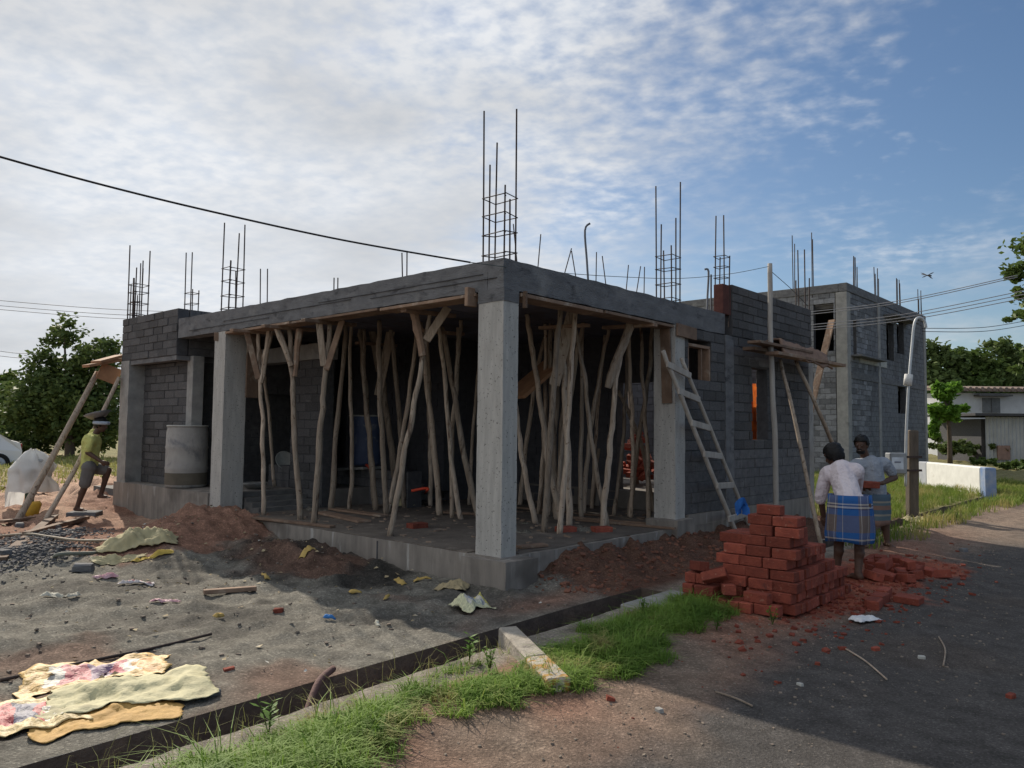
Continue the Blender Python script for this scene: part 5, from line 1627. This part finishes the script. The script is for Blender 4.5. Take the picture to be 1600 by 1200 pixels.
def man_bending():
    d = 8.35
    base = Vector((D(1325, 912, d).x, d, 0))
    base.z = gz(base)
    t = thing('person', 'bending man in pale pink shirt and blue checked lungi behind the brick pile', 'person', base)
    J = lambda x, y, dd: D(x, y, d + dd)
    hl, hr = J(1314, 792, .05), J(1346, 790, -.05)
    hip = (hl + hr) / 2
    sl, sr = J(1291, 741, .42), J(1340, 736, .26)
    ch = (sl + sr) / 2
    wa = hip.lerp(ch, .35)
    nk = J(1313, 727, .45)
    hc = J(1302, 711, .55)
    fwd = Vector((-.45, .75, -.42))
    gl = gz(hl)
    kl, kr = J(1311, 848, .10), J(1343, 852, -.02)
    al, ar = J(1308, 897, .12), J(1341, 902, -.08)
    al.z = ar.z = gl + .085
    b = MB()
    b.capsule(hl, .105, hr, .105)
    b.capsule(hip, .12, wa, .115)
    b.capsule(wa, .115, ch, .12)
    b.capsule(sl.lerp(ch, .25), .085, sr.lerp(ch, .25), .085)
    b.capsule(ch, .07, nk, .056)
    b.capsule(nk, .055, hc, .055)
    head(b, hc, fwd, Vector((-.2, .4, .9)))
    limb(b, [hl, kl, al], [.088, .056, .036])
    limb(b, [hr, kr, ar], [.088, .056, .036])
    b.capsule(kl.lerp(al, .3) - Vector((0, .02, 0)), .052, kl.lerp(al, .5), .044)
    b.capsule(kr.lerp(ar, .3) - Vector((0, .02, 0)), .052, kr.lerp(ar, .5), .044)
    foot(b, al, Vector((-.5, .8, 0)), gl)
    foot(b, ar, Vector((-.2, 1, 0)), gl)
    el, wl2 = J(1282, 776, .46), J(1287, 806, .52)
    er, wr2 = J(1338, 765, .62), J(1312, 786, .85)
    limb(b, [sl, el, wl2], [.056, .042, .030])
    limb(b, [sr, er, wr2], [.056, .042, .030])
    hand(b, wl2, Vector((.06, .05, -1)), Vector((.8, .5, 0)), .45)
    hand(b, wr2, Vector((-.7, .5, -.4)), Vector((0, 0, -1)), .5)
    remesh(b.build('body', SKIN, t), .0095, 4)
    hb = MB()
    m = Matrix((fwd.normalized(), fwd.cross(Vector((-.2, .4, .9))).normalized(), Vector((0, 0, 1)))).transposed()
    f_ = fwd.normalized(); s_ = f_.cross(Vector((-.2, .4, .9))).normalized(); u_ = s_.cross(f_)
    hair_cap(hc, Matrix((f_, s_, u_)).transposed(), t, -.06, True)
    s = MB()
    g = .02
    s.capsule(hip.lerp(wa, .05), .13 + g * .4, wa, .12 + g)
    s.capsule(hl.lerp(wa, .45), .10, hr.lerp(wa, .45), .10)
    s.capsule(wa, .12 + g, ch, .125 + g)
    s.capsule(sl.lerp(ch, .22), .088 + g * .7, sr.lerp(ch, .22), .088 + g * .7)
    s.capsule(ch, .08 + g, nk.lerp(ch, .25), .05 + g)
    limb(s, [sl, sl.lerp(el, .5), el], [.076, .074, .072])
    limb(s, [el, el.lerp(wl2, .12)], [.072, .062])
    limb(s, [sr, er, er.lerp(wr2, .12)], [.076, .070, .062])
    s.v = [v + Vector((1, 1, .4)) * .026 * noise.noise(Vector((v.x * 9, v.y * 9, v.z * 13))) for v in s.v]
    sh_ = remesh(s.build('shirt', mat('pink_shirt', (.76, .68, .70), (.66, .58, .61), 6, .9, 1.0, 13, dist=.05), t), .011, 3)
    MB().tube([el.lerp(wl2, .06) + Vector((0, 0, .012)), el.lerp(wl2, .2)], [.058, .056], 14).build('cuff', mat('pink_shirt', (.76, .68, .70)), sh_, True)
    av = (hr - hl)
    rings = []
    for k in range(9):
        q = k / 8
        c = hip + Vector((-.02 * q, .035 * (1 - q), .12 - .49 * q))
        rings.append((c, .212 + .022 * math.sin(q * 2.2), .172 + .012 * q, av))
    BL, BR, WT, DB = (.03, .11, .31), (.15, .12, .11), (.55, .52, .48), (.012, .03, .12)
    cloth_tube('lungi', rings, plaid('blue_check', [(0, BL), (.30, BR), (.36, WT), (.38, BR), (.62, WT), (.64, BR), (.70, BL), (.86, WT), (.875, BL)],
                                     [(0, BL), (.06, WT), (.09, BL), (.22, BR), (.58, BL), (.70, DB), (.73, WT), (.77, DB), (.80, WT), (.83, BL)], 4.0, .5), t, 7, .010, 1)


def man_standing():
    d = 10.75
    base = Vector((D(1365, 858, d).x, d, 0))
    base.z = gz(base)
    t = thing('person', 'standing man in grey t-shirt and striped lungi holding a brick before him', 'person', base)
    J = lambda x, y, dd=0: D(x, y, d + dd)
    hl, hr = J(1378, 778), J(1354, 778)
    hip = (hl + hr) / 2
    sl, sr = J(1385, 725, .05), J(1334, 727, -.04)
    ch = (sl + sr) / 2 + Vector((0, 0, -.03))
    wa = hip.lerp(ch, .4) + Vector((-.01, -.03, 0))
    nk = J(1352, 714, .02)
    hc = J(1346, 696, -.02)
    fwd = Vector((-.62, -.75, -.12))
    kl, kr = J(1383, 818), J(1352, 818)
    al, ar = J(1386, 853), J(1352, 853)
    gl = base.z
    al.z = ar.z = gl + .085
    b = MB()
    b.capsule(hl, .115, hr, .115)
    b.capsule(hip, .14, wa, .145)
    b.capsule(wa, .145, ch, .14)
    b.capsule(sl.lerp(ch, .22), .085, sr.lerp(ch, .22), .085)
    b.capsule(ch, .07, nk, .062)
    b.capsule(nk, .060, hc, .06)
    m, sd_, up = head(b, hc, fwd)
    limb(b, [hl, kl, al], [.095, .060, .038])
    limb(b, [hr, kr, ar], [.095, .060, .038])
    for k_, a_ in ((kl, al), (kr, ar)):
        b.capsule(k_.lerp(a_, .25) + Vector((0, .02, 0)), .056, k_.lerp(a_, .5), .048)
    foot(b, al, Vector((.1, -1, 0)), gl)
    foot(b, ar, Vector((-.5, -1, 0)), gl)
    el, wl2 = J(1398, 746, .06), J(1378, 755, -.17)
    er, wr2 = J(1328, 750, -.05), J(1344, 761, -.2)
    limb(b, [sl, el, wl2], [.06, .046, .032])
    limb(b, [sr, er, wr2], [.06, .046, .032])
    hand(b, wl2, Vector((-1, -.15, -.05)), Vector((0, -.6, -.6)), .5)
    hand(b, wr2, Vector((1, -.2, 0)), Vector((0, -.6, -.6)), .5, -1)
    remesh(b.build('body', SKIN, t), .0095, 4)
    hair_cap(hc, m, t, .01)
    for q in (-1, 1):
        e_ = MB().ellipsoid(hc + m.col[0] * .090 + sd_ * .031 * q + up * .018, .004, .010, .004, m).build('eye', EYEW, t, True)
    MB().ellipsoid(hc + m.col[0] * .0935 - up * .056, .005, .017, .004, m).build('teeth', EYEW, t, True)
    bd = MB().ellipsoid(hc + m.col[0] * .05 - up * .075, .052, .058, .045, m)
    bd.f = [q for q in bd.f if (sum((bd.v[i] for i in q), Vector()) / len(q) - hc).dot(up) < -.07 or abs((sum((bd.v[i] for i in q), Vector()) / len(q) - hc).dot(sd_)) > .05]
    bd.build('beard', HAIR, t, True)
    MB().capsule(hc + m.col[0] * .099 - up * .041 - sd_ * .024, .007, hc + m.col[0] * .099 - up * .041 + sd_ * .024, .007).build('moustache', HAIR, t, True)
    s = MB()
    g = .02
    s.capsule(hip.lerp(wa, .1), .14 + g, wa, .15 + g)
    s.capsule(wa, .15 + g, ch, .145 + g)
    s.capsule(sl.lerp(ch, .2), .09 + g * .7, sr.lerp(ch, .2), .09 + g * .7)
    s.capsule(ch, .085 + g, nk.lerp(ch, .45), .055 + g)
    limb(s, [sl, sl.lerp(el, .62)], [.074, .070])
    limb(s, [sr, sr.lerp(er, .62)], [.074, .070])
    s.v = [v + Vector((1, 1, .4)) * .026 * noise.noise(Vector((v.x * 8, v.y * 8, v.z * 11))) for v in s.v]
    remesh(s.build('t_shirt', mat('grey_tshirt', (.33, .36, .41), (.26, .285, .33), 6, .9, 1.0, 13, dist=.05), t), .012, 3)
    rings = [(hip + Vector((0, 0, .06 - .42 * k / 8)), .205 - .01 * k / 8, .168 - .005 * k / 8, Vector((1, .1, 0))) for k in range(9)]
    A_, B_, C_, D_ = (.11, .15, .17), (.25, .14, .10), (.30, .27, .22), (.08, .12, .16)
    cloth_tube('lungi', rings, plaid('striped_lungi', [(0, A_), (.5, (.15, .17, .17)), (.54, A_)], [(0, B_), (.16, A_), (.30, C_), (.36, D_), (.5, B_), (.64, A_), (.72, C_), (.78, D_)], 3, .8), t, 6, .012, 4)
    p = J(1360, 757, -.27)
    brick(p, .15, .1, .05, 'red brick held against the belly of the standing man', 'held brick')


def man_carrying():
    d = 13.2
    ft = D(121, 797, d)
    base = Vector((ft.x, d, .13))
    t = thing('person', 'worker in yellow green t-shirt and grey shorts stepping up onto the ledge', 'person', base)
    J = lambda x, y, dd=0: D(x, y, d + dd)
    h1, h2 = J(139, 730, .10), J(140, 730, -.10)
    hip = (h1 + h2) / 2
    s1, s2 = J(141, 688, .17), J(142, 688, -.17)
    ch = (s1 + s2) / 2 + Vector((.02, 0, -.02))
    wa = hip.lerp(ch, .45)
    nk = J(151, 676)
    hc = J(158, 664)
    fwd = Vector((1, -.05, -.15))
    k1, a1 = J(169, 735, .1), J(158, 771, .12)        # raised leg (far)
    k2, a2 = J(132, 761, -.1), J(121, 791, -.10)
    b = MB()
    b.capsule(h1, .10, h2, .10)
    b.capsule(hip, .12, wa, .11)
    b.capsule(wa, .11, ch, .125)
    b.capsule(s1.lerp(ch, .22), .08, s2.lerp(ch, .22), .08)
    b.capsule(ch, .065, nk, .056)
    b.capsule(nk, .055, hc, .056)
    m, sd_, up = head(b, hc, fwd)
    limb(b, [h1, k1, a1], [.085, .058, .037])
    limb(b, [h2, k2, a2], [.085, .058, .037])
    b.capsule(k1.lerp(a1, .3) - Vector((.02, 0, 0)), .05, k1.lerp(a1, .5), .042)
    b.capsule(k2.lerp(a2, .3) - Vector((.02, 0, 0)), .05, k2.lerp(a2, .5), .042)
    foot(b, a1, Vector((1, -.1, 0)), a1.z - .085)
    foot(b, a2, Vector((1, -.15, 0)), a2.z - .085)
    e2, w2_ = J(137, 707, -.22), J(158, 721, -.2)
    e1, w1 = J(150, 668, .32), J(150, 655, .18)
    limb(b, [s2, e2, w2_], [.055, .042, .03])
    limb(b, [s1, e1, w1], [.055, .042, .03])
    hand(b, w2_, Vector((1, .1, -.35)), Vector((0, 1, -.2)), .5)
    hand(b, w1, Vector((-.1, -.5, .8)), Vector((0, -1, 0)), .5)
    remesh(b.build('body', SKIN, t), .010, 4)
    hair_cap(hc, m, t, -.02)
    tw = MB()
    tw.tube([hc + m.col[0] * .112 * math.cos(a) + sd_ * .098 * math.sin(a) + up * (.035 + .012 * math.cos(a)) for a in [k * 2 * math.pi / 20 for k in range(21)]], .03, 8)
    tw.build('head_cloth', mat('pale_blue_cloth', (.50, .56, .64), None, 8, .9, .4, 30), t, True)
    g = .022
    s = MB()
    s.capsule(hip.lerp(wa, .25), .12 + g, wa, .115 + g)
    s.capsule(wa, .118 + g, ch, .128 + g)
    s.capsule(s1.lerp(ch, .2), .085 + g * .7, s2.lerp(ch, .2), .085 + g * .7)
    s.capsule(ch, .08 + g, nk.lerp(ch, .35), .05 + g)
    limb(s, [s2, s2.lerp(e2, .72)], [.076, .074])
    limb(s, [s1, s1.lerp(e1, .6)], [.076, .072])
    s.v = [v + Vector((1, 1, .4)) * .018 * noise.noise(Vector((v.x * 8, v.y * 8, v.z * 11))) for v in s.v]
    remesh(s.build('t_shirt', mat('yellow_tshirt', (.60, .60, .20), (.48, .48, .15), 6, .9, 1.0, 13, dist=.05), t), .012, 3)
    s = MB()
    s.capsule(h1, .115, h2, .115)
    s.capsule(hip, .13, wa.lerp(hip, .6), .125)
    limb(s, [h1, h1.lerp(k1, .78)], [.108, .098])
    limb(s, [h2, h2.lerp(k2, .80)], [.108, .098])
    s.v = [v + Vector((1, 1, .6)) * .014 * noise.noise(v * 9) for v in s.v]
    remesh(s.build('shorts', mat('grey_shorts', (.17, .16, .15), (.12, .115, .11), 6, .92, .5, 22), t), .012, 5)
    pc = hc + Vector((-.05, .0, .118))
    pn = MB().lathe([(.02, .0), (.12, .004), (.17, .05), (.215, .085), (.205, .088), (.16, .058), (.11, .014), (.01, .012)], 30)
    R_ = Matrix.Translation(pc) @ Matrix.Rotation(-.28, 4, 'Y')
    pn.v = [R_ @ v for v in pn.v]
    pt = thing('mortar_pan', 'dented steel pan carried on the head of the worker in yellow', 'pan', pc)
    pn.build('bowl', mat('pan_steel', (.33, .33, .32)), pt, True)


man_bending()
man_standing()
man_carrying()
for px, py, dz, lb_ in ((121, 808, 0, 'concrete block under the rear foot of the worker in yellow'),):
    p = D(px, py, 13.2)
    p.z = 0
    o = obj('step_block', MB().box(-.12, .34, -.2, .2, -.1, .145, .012).mesh('step_block', CONC_DK), None, p, (0, 0, .2))
    tag(o, lb_, 'block')

# dragonfly hovering near the camera
df = D(1448, 430, 3.4)
dr = thing('dragonfly', 'dark dragonfly hovering in the sky right of the block building', 'insect', df)
b_ = D(1440, 429, 3.42), D(1455, 431, 3.36)
MB().tube([b_[0], b_[0].lerp(b_[1], .55), b_[0].lerp(b_[1], .7), b_[1]], [.0012, .0018, .0036, .003], 7).build('body', mat('insect_black', (.02, .02, .02), None, 5), dr, True)
for wx, wy, dd in ((1438, 426, .0), (1460, 425, .0), (1440, 434, .02), (1458, 436, .02)):
    r_ = b_[0].lerp(b_[1], .62)
    e_ = D(wx, wy, 3.4 + dd)
    n_ = (e_ - r_).cross(Vector((0, 1, .2))).normalized() * .0028
    MB().add([r_ - n_ * .4, r_ + n_ * .4, r_.lerp(e_, .6) + n_, e_, r_.lerp(e_, .6) - n_], [(0, 1, 2, 3, 4)]).build('wing', mat('insect_wing', (.22, .22, .24), None, 5, .3, 0), dr)

# ------------------------------------------------------------------ trees
def leafmat(name, c1, c2, tr=.3):
    return mat(name, c1, c2, 1.6, .6, 0, trans=tr, spec=.25)


def tree(label, base, trunk, blobs, leaf, n, m, seed, name='tree', group=None, stem_r=.12, per=46, spread=.38):
    r = random.Random(seed)
    t = thing(name, label, 'tree' if 'tree' in name else 'shrub', base, group)
    tb = MB()
    if trunk:
        tb.tube(smooth_path(trunk, 4), [stem_r * (1 - .5 * k / (4 * (len(trunk) - 1))) for k in range(4 * (len(trunk) - 1) + 1)], 8)
    top = trunk[-1] if trunk else base
    V, F = [], []
    tot = sum(rx * ry * rz for _, rx, ry, rz in blobs) ** 1
    for c, rx, ry, rz in blobs:
        if trunk:
            tb.tube([top.lerp(trunk[-2], .3), top.lerp(c, .5) + Vector((0, 0, -.1)), c], [stem_r * .4, stem_r * .25, stem_r * .08], 6)
        k = max(3, int(n * rx * ry * rz / tot / per))
        for _ in range(k):
            while True:
                q = Vector((r.uniform(-1, 1), r.uniform(-1, 1), r.uniform(-1, 1)))
                if .25 < q.length < 1:
                    break
            q = q * (.55 + .45 * r.random())
            cc = c + Vector((q.x * rx, q.y * ry, q.z * rz))
            sp_ = spread * r.uniform(.6, 1.3) * min(rx, rz)
            for _ in range(per):
                p = cc + Vector((r.gauss(0, sp_ * .5), r.gauss(0, sp_ * .5), r.gauss(0, sp_ * .36)))
                a = Vector((r.gauss(0, 1), r.gauss(0, 1), r.gauss(0, .6))).normalized()
                bb = a.cross(Vector((r.gauss(0, 1), r.gauss(0, 1), r.gauss(0, 1)))).normalized()
                s_ = leaf * r.uniform(.6, 1.25)
                o_ = len(V)
                V += [p - a * s_ * .5, p + bb * s_ * .28, p + a * s_ * .5, p - bb * s_ * .28]
                F.append((o_, o_ + 1, o_ + 2, o_ + 3))
    if trunk:
        tb.build('trunk', mat('bark', (.13, .10, .075), (.08, .06, .045), 5, .9, .5, 20), t, True)
    MB().add(V, F).build('crown', m, t)
    return t


LM1 = leafmat('leaf_dark', (.14, .185, .055), (.06, .10, .028))
LM2 = leafmat('leaf_mid', (.13, .19, .045), (.065, .11, .025))
LM3 = leafmat('leaf_bright', (.17, .32, .04), (.10, .21, .03), .4)


def blob(x, y, d, w, h, dep=None):
    """ellipsoid of foliage about w by h picture px at depth d"""
    k = d / FPX
    return (D(x, y, d), w * k / 2, (dep or w * k * .45), h * k / 2)


g0 = lambda x, d: Vector((D(x, 700, d).x, d, 0))
tree('tall dark tree rising behind the left end of the house', g0(110, 33), [g0(110, 33), D(108, 660, 33), D(105, 600, 33)],
     [blob(100, 520, 33, 70, 60), blob(75, 575, 33, 80, 80), blob(140, 570, 33, 90, 90), blob(105, 620, 33, 170, 110), blob(165, 545, 34, 60, 60), blob(60, 640, 33, 140, 90), blob(140, 650, 33, 120, 90), blob(180, 600, 34, 60, 90)], .25, 18000, LM1, 1, stem_r=.22)
tree('bushy green tree at the left edge behind the white car', g0(5, 37), [g0(5, 37), D(5, 680, 37), D(5, 650, 37)],
     [blob(-10, 625, 37, 110, 70), blob(30, 650, 36, 90, 80), blob(-40, 600, 38, 90, 60), blob(15, 590, 38, 50, 40), blob(20, 680, 36, 120, 60)], .26, 11000, LM2, 2, stem_r=.15)
tree('dark shrub growing below the tall tree behind the worker', g0(90, 35), None, [blob(60, 685, 35, 150, 50), blob(150, 680, 35, 120, 60), blob(10, 690, 36, 120, 40)], .24, 8000, LM1, 3, 'shrub')
for i, (x, yt, w_, m_, lb_) in enumerate(((1455, 530, 80, LM1, 'dark tree just right of the block building'), (1505, 540, 100, LM2, 'lower middle tree behind the tiled house'), (1555, 525, 110, LM1, 'broad dark tree behind the tiled house roof'), (1615, 525, 110, LM2, 'tree behind the tiled house cut by the right edge'))):
    d = 66 + i
    tree(lb_, g0(x, d), [g0(x, d), D(x, 650, d), D(x, 600, d)], [blob(x, yt + 22, d, w_ * .7, 44), blob(x - w_ * .3, yt + 45, d, w_ * .7, 55), blob(x + w_ * .3, yt + 42, d, w_ * .7, 60), blob(x, yt + 80, d, w_ * 1.3, 90)], .5, 9000, m_, 10 + i, group='trees behind the tiled house', stem_r=.3)
tree('small bright green tree in front of the white house', g0(1482, 42), [g0(1484, 42), D(1483, 670, 42), D(1478, 630, 42)],
     [blob(1474, 612, 42, 38, 34), blob(1492, 606, 42, 26, 26), blob(1462, 640, 42, 30, 30), blob(1480, 645, 42, 44, 34), blob(1500, 636, 42, 36, 16), blob(1460, 668, 42, 24, 40)], .34, 4200, LM3, 20, stem_r=.14)
tree('dark low shrub at the foot of the bright green tree', g0(1500, 45), None, [blob(1490, 700, 45, 80, 26), blob(1540, 702, 45, 90, 22), blob(1460, 690, 44, 30, 50)], .3, 3600, LM1, 21, 'shrub')
tree('grassy green shrub in front of the tin shed', g0(1560, 36), None, [blob(1540, 722, 36, 70, 14), blob(1590, 728, 36, 80, 20)], .2, 2400, LM2, 22, 'shrub')
tb_ = Vector((21.5, 22.5, 0))
tree('leafy tree branch hanging into the picture at the right edge', tb_, [tb_, Vector((21.2, 22.4, 2.6)), Vector((20, 22, 4.4)), Vector((18.5, 22, 5.2))],
     [blob(1600, 425, 22, 60, 70, .6), blob(1640, 390, 22, 90, 100, .8), blob(1640, 470, 22, 100, 90, .8), blob(1588, 495, 22, 42, 34, .5), blob(1586, 455, 22, 34, 30, .4), blob(1700, 430, 22, 120, 150, 1.0), blob(1600, 560, 23, 40, 60, .5)], .20, 6500, LM2, 23, stem_r=.2)

# ------------------------------------------------------------------ grass and weeds
def grass(name, n, sample, h, wd, m, label, bend=.5, seed=3):
    r = random.Random(seed)
    V, F = [], []
    for _ in range(n):
        q = sample(r)
        if q is None:
            continue
        X_, s_, hh = q
        p = W(X_, s_, gheight(X_, s_) - .005)
        L = hh * r.uniform(*h)
        a = r.uniform(0, 6.28)
        d = Vector((math.cos(a), math.sin(a), 0))
        sd = Vector((-d.y, d.x, 0)) * r.uniform(*wd)
        bn = d * L * r.uniform(.1, bend * 1.6)
        o_ = len(V)
        V += [p - sd, p + sd, p + bn * .35 + Vector((0, 0, L * .62)) + sd * .8, p + bn * .35 + Vector((0, 0, L * .62)) - sd * .8, p + bn + Vector((0, 0, L * (1 - .2 * bend)))]
        F += [(o_, o_ + 1, o_ + 2, o_ + 3), (o_ + 3, o_ + 2, o_ + 4)]
    return tag(MB().add(V, F).build(name, m), label, kind='stuff')


GR1 = mat('grass_green', (.25, .37, .07), (.11, .21, .035), 3.0, .65, 0, trans=.35, c3=(.34, .31, .12), s3=2.5, t3=(.54, .66), spec=.2)
GR2 = mat('grass_dry', (.36, .33, .12), (.20, .25, .07), 1.2, .7, 0, trans=.35, spec=.2)


def verge(r):
    X_ = r.uniform(-5.2, 1.1)
    s_ = r.uniform(-2.75, -1.6)
    c = -2.12 + .12 * math.sin(X_ * 1.7)
    w_ = .42 + .12 * math.sin(X_ * 2.9 + 1)
    if X_ < -3.0:
        c -= .06 * (-3.0 - X_)
    if X_ > -.9:
        c, w_ = -1.98, .40
    if X_ > .5:
        w_ *= max(0, 1 - (X_ - .5) / .5)
    k = 1 - ((s_ - c) / max(w_, .02)) ** 2
    bare = math.exp(-((X_ + 2.15) ** 2 / .22 + (s_ + 1.85) ** 2 / .05))
    k += .5 * fbm(X_, s_, 2.2, 3, 2.2) - 1.2 * bare
    k += .7 * fbm(X_, s_, 7.7, 2, 5.0)
    if k < .2 or r.random() > k + .15:
        return None
    return X_, s_, (.5 + .6 * min(k, 1)) * (1.9 if r.random() < .06 else 1)


grass('verge_grass', 74000, verge, (.035, .125), (.0018, .0044), GR1, 'short green grass on the verge between drain and road', 1.5)


def lawn(r):
    X_ = 5.2 + 18 * r.random() ** .8
    s_ = r.uniform(-2.25, 6)
    if X_ < 8.6 and s_ > -1.45:
        return None
    if s_ > -1.5 and s_ < -1.0 and X_ < 17.6:
        return None
    ed = -2.05 + .25 * fbm(X_, 0, 4, 3, .8) - .3 * sst(9, 16, X_)
    if s_ < ed or fbm(X_, s_, 6, 3, 1.1) < -.32:
        return None
    return X_, s_, 1.0 + .4 * fbm(X_, s_, 1, 2, .5)


grass('lawn_grass', 60000, lawn, (.10, .26), (.004, .009), mat('lawn_green', (.20, .27, .05), (.11, .17, .03), 1.1, .7, 0, trans=.35, c3=(.40, .34, .13), s3=.9, t3=(.5, .66), spec=.2), 'rough sunlit grass along the far road and around the culvert')
grass('dry_stalks', 220, lambda r: ((lambda X_, s_: (X_, s_, 1.0))(r.uniform(-4.5, -1.2), r.gauss(-1.62, .12))), (.08, .2), (.0008, .0016), GR2, 'dry seed stalks standing along the drain edge', 1.0, 5)
grass('far_grass', 16000, lambda r: (r.uniform(-4, 9), r.uniform(15, 30), 1.0), (.06, .2), (.01, .02), GR2, 'dry grass tufts on the far ground at left', .8, 6)


def weed(p, h, n, label, seed):
    r = random.Random(seed)
    t = thing('weed', label, 'plant', p)
    V, F = [], []
    sm = MB()
    for k in range(n):
        a = r.uniform(0, 6.28)
        top = p + Vector((math.cos(a) * h * .35 * r.random(), math.sin(a) * h * .35 * r.random(), h * r.uniform(.6, 1)))
        sm.tube([p, p.lerp(top, .5) + Vector((0, 0, .02)), top], [.003, .0025, .0015], 5)
        for q in range(8):
            c = p.lerp(top, .25 + .75 * q / 7)
            b = a + q * 2.4
            d = Vector((math.cos(b), math.sin(b), .35)).normalized()
            s_ = Vector((-d.y, d.x, 0)).normalized()
            L = h * .26 * r.uniform(.7, 1.2)
            o_ = len(V)
            V += [c, c + d * L * .5 + s_ * L * .2, c + d * L, c + d * L * .5 - s_ * L * .2]
            F.append((o_, o_ + 1, o_ + 2, o_ + 3))
    sm.build('stem', LM2, t)
    MB().add(V, F).build('foliage', LM3, t)


weed(on(733, 1035), .22, 4, 'upright leafy weed on the drain edge left of the kerb stone', 1)
weed(on(1207, 976), .14, 5, 'small pale leafy weed in front of the brick pile', 2)
weed(on(420, 1150), .20, 5, 'bright leafy weed at the drain edge in the left foreground', 3)
weed(on(765, 1050), .16, 9, 'low bushy weed beside the left side of the kerb stone', 4)
weed(on(1005, 965), .16, 8, 'dark green bushy weed behind the shaded grass near the bricks', 5)
weed(on(1120, 985), .15, 8, 'green weed clump at the left foot of the brick pile', 6)
